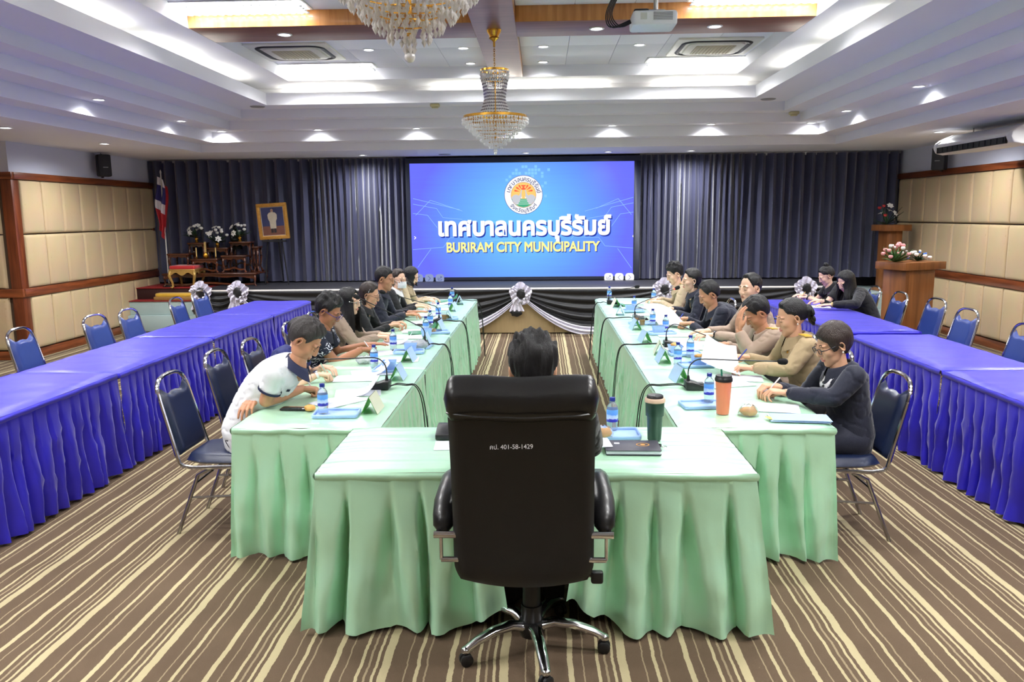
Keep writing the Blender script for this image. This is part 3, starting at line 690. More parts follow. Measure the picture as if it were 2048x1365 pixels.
# ------------------------------------------------------------------ skirted tables
MINT = M('mint_satin', S(182, 229, 197), .3, .3, var=.05, scale=5, sheen=.25, bump=.3, bscale=8, spec=.8)
BLUE = M('blue_satin', S(50, 42, 196), .34, .3, var=.12, scale=5, sheen=.2, bump=.2, bscale=7, spec=.7)
TW = M('table_board', S(150, 130, 105), .5)
def sstep(a, b, x): t = max(0, min(1, (x-a)/(b-a))); return t*t*(3-2*t)
def skirt_side(mb, p0, p1, nrm, H, pl, seed, amp=.05, flare=.03, nv=16, cut=None, zb=.015):
    # pleated cloth from p0 to p1 (2D), outward nrm; cut(u)->raise of hem
    rng = random.Random(seed); L = math.hypot(p1[0]-p0[0], p1[1]-p0[1]); n = max(8, int(L/.012))
    e = [0]
    while e[-1] < L: e.append(e[-1]+pl*(.75+.5*rng.random()))
    sc = L/e[-1]; e = [x*sc for x in e]
    K = len(e); am = [rng.uniform(.5, 1.3) for _ in range(K)]; sk = [rng.uniform(-.05, .05) for _ in range(K)]; ph = [rng.uniform(0, 6) for _ in range(K)]; wv = [rng.uniform(.3, .55) for _ in range(K)]; dp = [rng.uniform(.0, .03) for _ in range(K)]
    d = ((p1[0]-p0[0])/L, (p1[1]-p0[1])/L)
    def f(u, v):
        s = u*L; i = 0
        while i < K-2 and e[i+1] < s: i += 1
        q = (s-e[i])/(e[i+1]-e[i]); g = sstep(.0, .45, v); ef = min(1, min(s, L-s)/.05)
        # pleats: flat panels parted by folds that open downwards as inverted Vs
        j = i if q < .5 else i+1; qq = q if q < .5 else 1-q; hw = (.05+wv[min(j, K-1)]*.75*v**.8)
        if qq < hw: off = -amp*am[min(j, K-1)]*1.25*g*(1-(qq/hw)**1.6)+.012*math.exp(-((qq-hw)/.05)**2)*g
        else: off = amp*.3*v*math.sin(PI*min(1, (qq-hw)/(.5-hw+1e-3)*.5))
        off = off*ef+flare*v+.010*math.sin(5*v+ph[i])*g*ef+.012*noise.noise((s*9, v*5, seed))*g+.006*noise.noise((s*26, v*14, seed))*g+.006*(1-q)*(1-v)
        sl = s+sk[i]*v*math.sin(PI*q)*1.2*ef+(2*u-1)*(flare+.012)*v
        z = H-(H-zb-(dp[i]*.4)-(cut(u) if cut else 0))*v
        return (p0[0]+d[0]*sl+nrm[0]*off, p0[1]+d[1]*sl+nrm[1]*off, z)
    mb.grid(f, n, nv)
def table(name, lab, x0, x1, y0, y1, mat, sides, H=.75, group=None, seed=1, pl=.13, amp=.05, gap=None):
    t = thing(name, lab, 'table', ((x0+x1)/2, (y0+y1)/2, 0), 0, group); cx, cy = (x0+x1)/2, (y0+y1)/2
    a, b = (x1-x0)/2, (y1-y0)/2
    rng = random.Random(seed)
    top = MB()
    nx_, ny_ = 16, 48
    def ft(u, v):
        e = .012*(1 if (u in (0, 1) or v in (0, 1)) else 0)
        return (-a+2*a*u, -b+2*b*v, H-e+.004*noise.noise(Vector((u*3+seed, v*9, seed*.7)))+.0035*noise.noise(Vector((u*2, v*26, seed*1.7))))
    top.grid(ft, nx_, ny_)
    # rolled hem band round the edge
    P = [(-a, -b), (a, -b), (a, b), (-a, b)]
    def band(u, v):
        s = u*4; k = int(min(s, 3.999)); q = s-k; p, r = P[k], P[(k+1) % 4]
        o = .004+.008*math.sin(PI*v)+.003*noise.noise(Vector((u*40, v, seed)))
        nx = [(0, -1), (1, 0), (0, 1), (-1, 0)][k]
        return (p[0]+(r[0]-p[0])*q+nx[0]*o, p[1]+(r[1]-p[1])*q+nx[1]*o, H-.012-.036*v+.004*noise.noise(Vector((u*30, 3, seed))))
    top.grid(band, 160, 4)
    top.build('cloth_top', mat, t, angle=60)
    MB().b2(-a+.01, a-.01, -b+.01, b-.01, H-.04, H-.014).build('table_top', TW, t)
    for sx in (-1, 1):
        for sy in (-1, 1): MB().tube([(sx*(a-.1), sy*(b-.12), 0), (sx*(a-.1), sy*(b-.12), H-.04)], .016, 8).build('leg', STEEL, t)
    for k, sd in enumerate(sides):
        mb = MB(); hh = H-.045
        if sd == 's':
            if gap:
                cl = lambda u: .02+.25*sstep(.72, 1, u); cr = lambda u: .02+.25*(1-sstep(0, .28, u))
                skirt_side(mb, (-a, -b), (gap[0], -b), (0, -1), hh, pl, seed*7+1, amp, .07, cut=lambda u: .1*sstep(.8, 1, u)); mb.build('skirt', mat, t, angle=75); mb = MB()
                skirt_side(mb, (gap[1], -b), (a, -b), (0, -1), hh, pl, seed*7+2, amp, .07, cut=lambda u: .16*(1-sstep(0, .3, u)))
            else: skirt_side(mb, (-a, -b), (a, -b), (0, -1), hh, pl, seed*7+3, amp)
        if sd == 'n': skirt_side(mb, (a, b), (-a, b), (0, 1), hh, pl, seed*7+4, amp)
        if sd == 'e': skirt_side(mb, (a, -b), (a, b), (1, 0), hh, pl, seed*7+5, amp)
        if sd == 'w': skirt_side(mb, (-a, b), (-a, -b), (-1, 0), hh, pl, seed*7+6, amp)
        mb.build('skirt', mat, t, angle=75)
    return t
G = 'mint satin skirted tables'; GB_ = 'royal blue satin skirted tables'
table('skirted_table', 'mint satin skirted head table in front of the black office chair', -1.0, .925, 3.335, 4.06, MINT, 'snwe', .75, G, 1, .17, .075, gap=(-.2, .22))
ys = [4.07, 5.68, 7.29, 8.9, 10.5]
wh = ['nearest the camera, by the white polo man', 'second from the camera', 'third from the camera', 'farthest, next to the stage']
for i in range(4):
    table('skirted_table', 'mint satin skirted table in the left row, '+wh[i], -1.66, -.86, ys[i]+.003, ys[i+1]-.003, MINT, ('s' if i == 0 else '')+'e'+('n' if i == 3 else ''), .75, G, 10+i, .15 if i == 0 else .10, .062 if i == 0 else .045)
    table('skirted_table', 'mint satin skirted table in the right row, '+wh[i].replace('white polo man', 'navy blazer woman'), .71, 1.52, ys[i]+.003, ys[i+1]-.003, MINT, ('s' if i == 0 else '')+'w'+('n' if i == 3 else ''), .75, G, 20+i, .15 if i == 0 else .10, .062 if i == 0 else .045)
yb = [(3.75, 5.57), (5.6, 7.27), (7.3, 8.97), (9.0, 10.5)]
for i, (a, b) in enumerate(yb): table('skirted_table', 'royal blue satin skirted table in the left row, %s from the camera' % nth(i), -3.88, -3.09, a, b, BLUE, 's'*(i == 0)+'e'+'n'*(i == 3), .75-.004*(i % 2), GB_, 30+i, .12, .062)
yb = [(3.75, 5.56), (5.6, 7.24), (7.46, 8.97), (9.0, 10.2)]
for i, (a, b) in enumerate(yb): table('skirted_table', 'royal blue satin skirted table in the right row, %s from the camera' % nth(i), 2.80, 3.52, a, b, BLUE, 's'*(i in (0, 2))+'w'+'n'*(i in (1, 3)), .75, GB_, 40+i, .12, .062)
# ------------------------------------------------------------------ banquet chairs
VINYL = M('blue_vinyl', S(36, 56, 122), .33, var=.05, bump=.06, bscale=200, coat=.15); NVIN = M('navy_vinyl', S(24, 34, 62), .34, var=.06, bump=.06, bscale=200, coat=.15)
def banquet_chair(vin):
    # faces +Y; origin at floor under the seat centre
    r = thing('banquet_chair', '', 'chair'); hw = .19
    lean = lambda z: -.20-.13*max(0, z-.42)/.51      # y of back frame at height z
    P = []
    n = 12
    for z in np.linspace(.43, .80, 6): P.append((-hw-.015*(1-(z-.43)/.4), lean(z), z))
    for k in range(n+1):
        a = PI-PI*k/n; z = .80+.13*abs(math.sin(a))**.72; P.append((hw*math.copysign(abs(math.cos(a))**.72, math.cos(a)), lean(z), z))
    for z in np.linspace(.80, .43, 6): P.append((hw+.015*(1-(z-.43)/.4), lean(z), z))
    # frame continues forward under the seat
    P = [(-hw-.015, .2, .415), (-hw-.015, -.12, .405), (-hw-.015, -.18, .415)]+P+[(hw+.015, -.18, .415), (hw+.015, -.12, .405), (hw+.015, .2, .415)]
    MB().tube(P, .0125, 8).build('back_frame', CHROME, r)
    for s in (-1, 1):
        MB().tube([(s*(hw+.012), .19, .40), (s*(hw+.018), .235, .0)], .011, 8).build('leg', STEEL, r)
        MB().tube([(s*(hw+.012), -.02, .40), (s*(hw+.012), -.1, .36), (s*(hw+.018), -.24, .0)], .011, 8).build('leg', STEEL, r)
        MB().tube([(s*(hw+.012), .21, .24), (s*(hw+.012), -.16, .22)], .008, 6).build('stretcher', CHROME, r)
    for yy, z in ((.21, .24), (-.13, .3)): MB().tube([(-hw-.01, yy, z), (hw+.01, yy, z)], .008, 6).build('stretcher', CHROME, r)
    # padded back with a V notch under the handle gap
    def bk(u, v):
        z = .47+.385*v; w = (hw-.018)*(1-.12*max(0, v-.75)/.25*abs(2*u-1)); x = (2*u-1)*w
        z += -.028*v**6*(1-abs(2*u-1))*1.3+.012*v**6*math.cos(2*PI*(2*u-1))
        return x, z
    e = lambda q: (1-(1-min(1, min(q, 1-q)*9))**2)**.5
    mb = MB()
    mb.grid(lambda u, v: (bk(u, v)[0], lean(bk(u, v)[1])+.028*e(u)*e(v), bk(u, v)[1]), 20, 20, flip=True)
    mb.grid(lambda u, v: (bk(u, v)[0], lean(bk(u, v)[1])-.016*e(u)*e(v), bk(u, v)[1]), 20, 20)
    mb.build('backrest', vin, r, angle=70)
    # seat pad: rounded, narrower at the back
    def st_(u, v):
        y = -.19+.43*v; w = (.19+.02*v)*(1-.25*max(0, .25-v)/.25)
        w *= 1-.06*max(0, v-.85)/.15
        return (2*u-1)*w, y
    mb = MB()
    mb.grid(lambda u, v: (st_(u, v)[0], st_(u, v)[1], .435+.045*e(u)*e(v)+.008*math.sin(PI*u)*math.sin(PI*v)), 18, 18)
    mb.grid(lambda u, v: (st_(u, v)[0], st_(u, v)[1], .435-.018*e(u)*e(v)), 18, 18, flip=True)
    mb.build('seat', vin, r, angle=70)
    return r
ch_b = banquet_chair(VINYL); ch_n = banquet_chair(NVIN); usedc = set()
def chair(proto, x, y, rz, lab, grp):
    o = proto if proto.name not in usedc else dup(proto, (0, 0, 0)); usedc.add(proto.name)
    o.location = (x, y, 0); o.rotation_euler = (0, 0, rz); o['label'] = lab; o['group'] = grp; return o
LF, RF_ = -PI/2, PI/2     # facing +X (left rows), facing -X (right rows)
for k, (x, y) in enumerate(((-4.20, 6.62), (-4.06, 7.5), (-3.98, 8.0), (-4.0, 9.15), (-4.1, 9.97))):
    chair(ch_b, x+.03, y, LF+[.05, -.06, -.02, .03, -.12][k], 'blue vinyl chair on the wall side of the left blue tables, %s from the camera' % nth(k), 'blue chairs along the left wall')
for k, (x, y) in enumerate(((3.56, 6.55), (3.64, 7.58), (3.8, 8.5), (3.72, 9.2), (3.74, 9.97))):
    chair(ch_b, x+.05, y, RF_+[-.04, .03, .06, .02, -.05][k], 'blue vinyl chair on the wall side of the right blue tables, %s from the camera' % nth(k), 'blue chairs along the right wall')
LY = [4.62, 5.37, 6.15, 6.9, 7.62, 8.5, 9.25, 10.0]; RY = [4.56, 5.4, 6.1, 6.95, 7.65, 8.6, 9.6]
lw = ['the man in the white polo', 'the person in dark blue behind the white polo', 'the man in the floral shirt', 'the long haired woman in khaki', 'the woman in black with a hair clip', 'the man in the navy jacket', 'the masked woman', 'the farthest woman in beige']
rw = ['the woman in the navy blazer', 'the woman in khaki with a bun', 'the man in khaki holding his forehead', 'the man half hidden behind khaki', 'the man in navy writing', 'the woman speaking into the microphone', 'the farthest man in khaki']
for k, y in enumerate(LY): chair(ch_n, -1.92+(.0, -.06, .0, 0, 0, 0, 0, 0)[k], y+(0, .06, -.2, 0, 0, 0, 0, 0)[k], LF, 'navy vinyl chrome chair used by '+lw[k], 'navy chairs at the mint tables')
for k, y in enumerate(RY): chair(ch_n, 1.72, y, RF_, 'navy vinyl chrome chair used by '+rw[k], 'navy chairs at the mint tables')
# ------------------------------------------------------------------ executive chair
LEA = M('black_leather', S(20, 20, 22), .36, var=.12, bump=.05, bscale=160, coat=.1); LEAB = M('black_leather_back', S(14, 14, 17), .52, var=.1, bump=.04, bscale=160)
ec = thing('office_chair', 'black leather high back office chair with chrome five star base', 'chair', (-.05, 3.2, 0))
ox = -.025
def eb(u, v):  # back shell: u across, v up
    z = .44+.80*v; y = -.27-.20*v+.03*math.sin(PI*v); w = .272*(1-.03*v)
    if v < .1: w *= 1-.09*(1-v/.1)**2
    return ox+(2*u-1)*w, y, z-.035*(1-(2*u-1)**2)*max(0, .12-v)/.12
e5 = lambda q: (1-(1-min(1, min(q, 1-q)*12))**2)**.5
mb = MB(); mb.grid(lambda u, v: (eb(u, v)[0], eb(u, v)[1]-.035*e5(u)*e5(v), eb(u, v)[2]), 26, 30); mb.grid(lambda u, v: (eb(u, v)[0], eb(u, v)[1]+.09*e5(u)*e5(v)*(1+.12*math.sin(v*5*PI)), eb(u, v)[2]), 26, 40, flip=True)
bk_ = mb.build('backrest', LEAB, ec, angle=80)
# head roll folded over the top
def hr(u, v):
    a = 2*PI*v; x = ox+(2*u-1)*.277; sw = min(1, min(u, 1-u)*22)**.5; by = -.455; bz = 1.205
    return (x, by+(.075*sw)*math.cos(a)*.95+.01, bz+(.082*sw)*math.sin(a)+.004*math.sin(3*PI*u))
MB().grid(hr, 36, 24, flip=False).build('head_roll', LEA, ec, angle=80)
MB().tube([(ox-.262+.524*i/20, -.518+.003*math.sin(i)+.03*abs(i/10-1)**8, 1.165-.012*math.sin(PI*i/20)) for i in range(21)], .004, 5).build('seam', LEA, ec)
mb = MB(); sf = lambda u, v: (ox+(2*u-1)*.26, -.24+.5*v)
mb.grid(lambda u, v: (*sf(u, v), .47+.07*e5(u)*e5(v)), 16, 16); mb.grid(lambda u, v: (*sf(u, v), .47-.05*e5(u)*e5(v)), 16, 16, flip=True); mb.build('seat', LEA, ec, angle=80)
for s in (-1, 1):
    ar = thing('arm_tmp', '', '') if False else None
    pad = MB(); X = ox+s*.315
    pad.tube([(X, -.25, .625), (X, -.245, .65), (X, -.22, .685), (X, -.15, .72), (X, .05, .735), (X, .16, .72), (X, .17, .69)], [.02, .04, .044, .046, .044, .04, .015], 10, flat=.8)
    po = pad.build('armrest_pad', LEA, ec, angle=80)
    fr = MB(); X2 = ox+s*.33
    fr.tube([(ox+s*.2, -.3, .635), (X2+s*.015, -.3, .635)], .014, 10); fr.tube([(ox+s*.2, -.3, .535), (X2-s*.012, -.3, .535)], .011, 10); fr.tube([(X2-s*.012, -.3, .535), (X2-s*.012, -.3, .635)], .007, 8)
    fr.tube([(X2, -.3, .635), (X2, -.1, .63), (X2, .12, .69)], .012, 8); fr.build('armrest_bracket', CHROME, ec)
mb = MB(); mb.b2(-.09, .09, -.14, .1, .37, .43); mb.build('tilt_mechanism', BLACKP, ec, bevel=.01)
MB().tube([(.08, -.05, .395), (.25, -.12, .385)], .008, 6).build('lever', CHROME, ec); MB().rbox((.27, -.13, .385), (.05, .035, .05), .012).build('lever_knob', BLACKP, ec)
MB().lathe([(.045, .12), (.045, .2), (.038, .2), (.038, .32), (.028, .32), (.028, .38)], 18).build('gas_lift', BLACKP, ec)
MB().lathe([(.05, .06), (.06, .09), (.055, .125), (.045, .13)], 18).build('hub', BLACKP, ec)
for k in range(5):
    a = math.radians(-79+72*k); ca, sa = math.cos(a), math.sin(a)
    lg = MB(); P = [(ca*q, sa*q, z) for q, z in ((.04, .105), (.1, .125), (.18, .12), (.26, .095), (.31, .07))]; lg.tube(P, [.03, .028, .026, .023, .02], 10, flat=.75); lg.ball((ca*.31, sa*.31, .068), (.022, .022, .018), 10, 8)
    lo = lg.build('base_leg', CHROME, ec, angle=80)
    cs = MB(); wa = a+.6+k; wx, wy = math.cos(wa), math.sin(wa)
    for s in (-1, 1): cs.lathe([(0, -.011), (.02, -.011), (.027, -.006), (.027, .006), (.02, .011), (0, .011)], 16, mt=TR(ca*.31+wx*.012*s, sa*.31+wy*.012*s, .027) @ Matrix.Rotation(wa, 4, 'Z') @ Matrix.Rotation(PI/2, 4, 'Y'))
    cs.tube([(ca*.31, sa*.31, .03), (ca*.31, sa*.31, .06)], .008, 6)
    cs.build('caster', BLACKP, lo)
text('inventory_number', '\u0e04\u0e1b. 401-58-1429', .0225, M('white_paint', S(225, 225, 230), .6), ec, TR(ox-.035, -.4875, 1.04) @ Matrix.Rotation(PI/2-.22, 4, 'X') @ Matrix.Rotation(.02, 4, 'Z'), .0)
# ------------------------------------------------------------------ wall and ceiling equipment
def crom(C, n=5):
    Q = [Vector(c) for c in C]; out = []
    for i in range(len(Q)-1):
        a0, a1, a2, a3 = Q[max(i-1, 0)], Q[i], Q[i+1], Q[min(i+2, len(Q)-1)]
        for k in range(n): u = k/n; out.append(.5*((2*a1)+(a2-a0)*u+(2*a0-5*a1+4*a2-a3)*u*u+(3*a1-a0-3*a2+a3)*u**3))
    return out+[Q[-1]]
def wall_speaker(x, y, z, rz, lab):
    t = thing('wall_speaker', lab, 'speaker', (x, y, z), rz, 'black wall speakers')
    MB().rbox((0, .0, 0), (.19, .17, .33), .035).build('cabinet', BLACKP, t)
    MB().grid(lambda u, v: ((u-.5)*.17, -.088-.018*math.sin(PI*u), (v-.5)*.30), 12, 6).build('grille', M('speaker_grille', S(34, 34, 38), .55, bump=.3, bscale=400), t, angle=80)
    MB().rbox((.0, .11, 0), (.03, .06, .36), .008).build('bracket', BLACKP, t); MB().tube([(0, .12, .17), (0, .13, .3)], .004, 5).build('cable', BLACKP, t)
    b = MB(); b.box((0, -.107, -.03), (.07, .002, .008)); b.build('badge', STEEL, t)
wall_speaker(-6.68, 12.2, 2.655, .75, 'black loudspeaker bracketed high on the left white wall'); wall_speaker(5.9, 12.3, 2.6, -.75, 'black loudspeaker on the right wall, partly behind the air conditioner')
t = thing('ceiling_air_conditioner', 'long white air conditioner hung under the low ceiling at the right wall', 'air conditioner', (5.0, 9.75, 2.56))
prof = [(0, .06), (.03, .0), (.12, -.02), (.6, .02), (.64, .1), (.64, .21), (.22, .22), (.06, .15), (.01, .11)]
MB().prism([(x, z) for x, z in prof], -.78, .78, mt=Matrix(((1, 0, 0, 0), (0, 0, -1, 0), (0, 1, 0, 0), (0, 0, 0, 1)))).build('body', WPL, t, bevel=.01)
for s in (-1, 1): MB().prism([(x*1.02-.008, z*1.03) for x, z in prof], s*.82-.045, s*.82+.045, mt=Matrix(((1, 0, 0, 0), (0, 0, -1, 0), (0, 1, 0, 0), (0, 0, 0, 1)))).build('end_cap', WPL, t, bevel=.02)
sl = MB().box((.005, 0, .03), (.03, 1.5, .07)).build('outlet_slot', M('slot_dark', S(28, 30, 26), .6), t)
for k in range(13): MB().box((-.008, -.72+k*.12, .03), (.02, .006, .06)).build('vane', BLACKP, sl)
MB().box((-.012, 0, .07), (.012, 1.5, .008)).build('outlet_lip', WPL, t)
for y in (-.6, .6): MB().tube([(.35, y, .2), (.35, y, .289)], .008, 6).build('hanger', STEEL, t)
t = thing('projector', 'white projector hung from the ceiling on a metal mount', 'projector', (.90, 6.75, 3.37))
MB().rbox((0, 0, 0), (.35, .29, .11), .03).build('body', M('projector_white', S(222, 226, 230), .4, var=.02), t)
gr = MB().box((.06, -.146, .01), (.15, .004, .06)).build('vent', M('vent_dark', S(90, 92, 92), .6), t)
for k in range(9): MB().box((.06, -.15, -.017+k*.0066), (.15, .004, .0024)).build('vent_slat', _mats['projector_white'], gr)
MB().box((-.09, -.146, .01), (.05, .004, .05)).build('side_panel', M('panel_grey', S(190, 196, 190), .5), t)
MB().lathe([(.045, 0), (.05, .03), (.03, .035)], 18, mt=TR(-.09, .14, .0) @ Matrix.Rotation(-PI/2, 4, 'X')).build('lens', BLACKP, t)
MB().rbox((-.1, .02, .068), (.12, .2, .03), .02).build('top_cover', BLACKP, t); MB().tube([(.02, 0, .05), (.02, 0, .43)], .018, 10).build('mount_pole', STEEL, t); MB().rbox((.02, 0, .07), (.14, .12, .02), .01).build('mount_plate', STEEL, t)
rng = random.Random(5)
for k in range(5):
    P = [Vector((-.17, -.02+.02*k, -.01+.01*k)), Vector((-.26-.02*k, -.03, -.03-.02*rng.random())), Vector((-.33-.012*k, -.02, .05)), Vector((-.28-.01*k, 0, .2)), Vector((-.2, .01*k, .42))]
    MB().tube(crom(P, 6), .005, 6).build('cable', BLACKP, t, angle=180)
# ------------------------------------------------------------------ lecterns and flowers
LECT = wood('lectern_veneer', S(112, 66, 30), S(146, 92, 48), .38, 'Z', .5)
LEAF = M('leaf_green', S(66, 104, 52), .55, var=.3, scale=30); LEAFD = M('leaf_dark', S(34, 62, 40), .55, var=.3, scale=30)
def lectern(x, y, z, rz, w, d, h, lab):
    t = thing('lectern', lab, 'lectern', (x, y, z), rz, 'wooden lecterns')
    MB().b2(-w/2+.1, w/2-.1, -d/2+.08, d/2-.05, 0, h-.1).build('body', LECT, t, bevel=.006)
    MB().b2(-w/2+.05, w/2-.05, -d/2+.04, d/2-.02, 0, .06).build('plinth', LECT, t, bevel=.006)
    MB().b2(-w/2, w/2, -d/2, d/2, h-.1, h).build('top', LECT, t, bevel=.006)
    MB().b2(-w/2+.15, w/2-.15, -d/2+.072, -d/2+.08, .1, h-.16).build('front_panel', LECT, t, bevel=.003)
lectern(4.92, 10.85, 0, .42, .72, .5, 1.18, 'brown wooden lectern on the floor at the right, with two flower bouquets'); lectern(5.62, 13.15, .56, .15, .42, .45, 1.07, 'narrow brown wooden lectern on the stage in the right corner')
def flower(mb, c, r, petals=6, tilt=None, mi=0):
    ax = Vector(tilt or (0, -1, .4)).normalized(); fr = frame(c, ax)
    for k in range(petals):
        a = 2*PI*k/petals; m = fr @ Matrix.Rotation(a, 4, 'Y')
        V = [(0, 0, 0), (-r*.38, r*.2, r*.5), (0, r*.12, r*1.0), (r*.38, r*.2, r*.5)]
        mb.add(V, [(0, 1, 2, 3)], mi, m)
    mb.ball(c, r*.25, 6, 4, mi)
def rose(mb, c, r, mi=0):
    mb.ball(c, (r, r, r*.85), 8, 6, mi)
    for k in range(5):
        a = 2*PI*k/5; mb.ball((c[0]+.5*r*math.cos(a), c[1]+.5*r*math.sin(a), c[2]+.15*r), (r*.6, r*.6, r*.7), 6, 4, mi)
def leaf(mb, p, d, l, w, mi=0):
    m = frame(p, d); mb.add([(0, 0, 0), (-w/2, l*.4, w*.15), (0, l*.45, -w*.1), (w/2, l*.4, w*.15), (0, l, w*.2)], [(0, 2, 1), (0, 3, 2), (1, 2, 4), (2, 3, 4)], mi, m)
def bouquet(name, lab, loc, mats, n, rad, h, kinds, leafmat, seed, vase=None, side=1.0):
    t = thing(name, lab, 'flowers', loc); rng = random.Random(seed)
    base = 0
    if vase:
        MB().lathe([(.0, 0), (.03, 0), (.034, .012), (.02, .03), (.032, .055), (.03, .07), (.018, .085), (.024, .1)], 14).build('vase', vase, t); base = .08
    lv = MB()
    for k in range(n*2):
        a = rng.uniform(0, 2*PI); e = rng.uniform(.1, 1.2); d = (math.cos(a)*math.cos(e)*side, math.sin(a)*math.cos(e), math.sin(e)); l = rng.uniform(.5, 1)*h
        leaf(lv, (0, 0, base), d, l, .04)
        p = Vector(d)*l*.5+Vector((0, 0, base)); lv.tube([(0, 0, base), p*1.0, Vector(d)*l+Vector((0, 0, base))], .002, 4)
    lv.build('leaves', leafmat, t, angle=180)
    for k in range(n):
        a = 2.4*k; q = (k+.5)/n; e = .25+1.15*(1-q)
        d = Vector((math.cos(a)*math.cos(e)*side, math.sin(a)*math.cos(e)*.8, math.sin(e))); p = d*h*rng.uniform(.75, 1.0)+Vector((0, 0, base)); p.x *= rad/h; p.y *= rad/h
        mb = MB(); m = mats[k % len(mats)]
        if kinds[k % len(kinds)] == 'r': rose(mb, p, .028)
        elif kinds[k % len(kinds)] == 's': rose(mb, p, .014)
        else: flower(mb, p, .06, 6, d+Vector((0, -.6, 0)))
        mb.build('flower', m, t, angle=180)
    return t
PINK = M('pink_petal', S(232, 160, 160), .6, var=.15, scale=60); WPET = M('white_petal', S(236, 234, 228), .6, var=.05, scale=60); RPET = M('red_petal', S(160, 32, 36), .6, var=.2, scale=60); BPET = M('blue_petal', S(70, 120, 220), .6, var=.15, scale=60)
bouquet('flower_bouquet', 'pink rose and white bud bouquet lying on the lectern', (4.66, 10.72, 1.182), [PINK, WPET, PINK], 22, .21, .27, 'rsrsrr', LEAF, 3)
bouquet('flower_bouquet', 'white and blue flower bouquet lying on the lectern', (5.02, 10.88, 1.182), [WPET, WPET, BPET], 15, .19, .15, 'srs', LEAFD, 4)
bouquet('flower_bouquet', 'red and white lily bouquet on the stage lectern in the right corner', (5.50, 13.05, 1.632), [WPET, RPET, WPET], 9, .2, .36, 'lrl', LEAFD, 5)
# ------------------------------------------------------------------ altar on the stage left
ALT = wood('dark_lacquer_wood', S(34, 16, 10), S(96, 46, 22), .25, 'X', 1); AY = 13.35; AZ = .702
def altar_table(x0, x1, y, w, z0, z1, lab):
    t = thing('altar_table', lab, 'altar table', ((x0+x1)/2, y, z0), 0, 'dark wooden altar tables'); a = (x1-x0)/2; b = w/2; h = z1-z0
    MB().rbox((0, 0, h-.015), (2*a+.03, w+.02, .03), .012).build('top', ALT, t)
    def ap(u, v): return ((2*u-1)*(a-.01), -b+.005, h-.03-(.035+.03*abs(2*u-1)**3+.01*math.cos(6*PI*u))*v)
    MB().grid(ap, 20, 3).build('apron', ALT, t)
    for sx in (-1, 1):
        for sy in (-1, 1):
            P = [(sx*(a-.02), sy*(b-.02), h-.03), (sx*(a-.012), sy*(b-.015), h*.6), (sx*(a-.03), sy*(b-.03), h*.2), (sx*(a-.005), sy*(b-.01), .012), (sx*(a), sy*(b), 0.0)]
            MB().tube(P, [.022, .02, .014, .018, .02], 8).build('leg', ALT, t, angle=180)
    if h > .2: MB().grid(lambda u, v: ((2*u-1)*(a-.02), -b+.01, h*.28-.03*v-.015*math.sin(3*PI*u)), 16, 2).build('lower_rail', ALT, t)
altar_table(-6.38, -4.8, 13.5, .6, AZ, .93, 'long low dark wooden altar table at the bottom of the set')
altar_table(-6.3, -5.95, 13.42, .32, .932, 1.26, 'dark wooden altar table at the left of the set'); altar_table(-5.88, -5.45, 13.38, .3, .932, 1.17, 'dark wooden altar table in the middle, holding candles')
altar_table(-5.38, -4.98, 13.42, .32, .932, 1.22, 'dark wooden altar table right of the candles'); altar_table(-4.93, -4.84, 13.6, .2, .932, 1.36, 'small dark wooden altar table at the right end')
altar_table(-6.08, -5.8, 13.68, .2, .932, 1.43, 'tall dark wooden altar table rear left, under white flowers'); altar_table(-5.35, -5.0, 13.68, .2, .932, 1.44, 'tall dark wooden altar table rear right, under white flowers'); altar_table(-5.76, -5.4, 13.68, .2, .932, 1.34, 'tall dark wooden altar table rear centre')
bouquet('flower_vase', 'white lilies in a small gold vase, left on the altar', (-5.96, 13.66, 1.432), [WPET], 9, .2, .26, 'llr', LEAFD, 6, GOLD); bouquet('flower_vase', 'white roses in a small gold vase, centre of the altar', (-5.58, 13.62, 1.342), [WPET], 11, .2, .28, 'rlr', LEAFD, 7, GOLD); bouquet('flower_vase', 'white flowers in a small gold vase, right on the altar', (-5.2, 13.66, 1.442), [WPET], 8, .18, .25, 'rlr', LEAFD, 8, GOLD)
CAND = M('candle_wax', S(226, 190, 120), .5)
for x, s in ((-5.83, 'left'), (-5.5, 'right')):
    t = thing('candlestick', 'yellow candle in a gold stick, %s of the incense pot' % s, 'candle', (x, 13.32, 1.172), 0, 'altar candles')
    MB().lathe([(.02, 0), (.008, .015), (.014, .03)], 10).build('stick', GOLD, t); MB().tube([(0, 0, .03), (0, 0, .18)], .009, 8).build('candle', CAND, t)
t = thing('incense_pot', 'gold incense pot with incense sticks on the altar', 'incense pot', (-5.665, 13.3, 1.172))
MB().lathe([(.02, 0), (.04, .025), (.045, .06), (.03, .09), (.036, .1)], 16).build('pot', GOLD, t)
for k in range(3): MB().tube([(-.012+.012*k, 0, .09), (-.014+.014*k, 0, .28)], .004, 5).build('incense_stick', CAND, t)
t = thing('buddha_statue', 'small dark seated statue at the top of the altar', 'statue', (-5.33, 13.8, 1.3)); mb = MB()
DKB = M('dark_bronze', S(30, 34, 30), .35, .6)
MB().lathe([(.1, 0), (.11, .05), (.08, .08), (.09, .12)], 16).build('pedestal', DKB, t)
mb.ball((0, 0, .17), (.1, .07, .05), 12, 8); mb.ball((0, .01, .25), (.055, .045, .08), 12, 8); mb.ball((0, 0, .36), (.035, .038, .045), 12, 8); mb.ball((0, 0, .41), (.015, .015, .03), 8, 6)
for s in (-1, 1): mb.tube([(s*.055, 0, .3), (s*.08, -.01, .23), (s*.04, -.05, .19)], .018, 8)
mb.build('figure', DKB, t, angle=180)
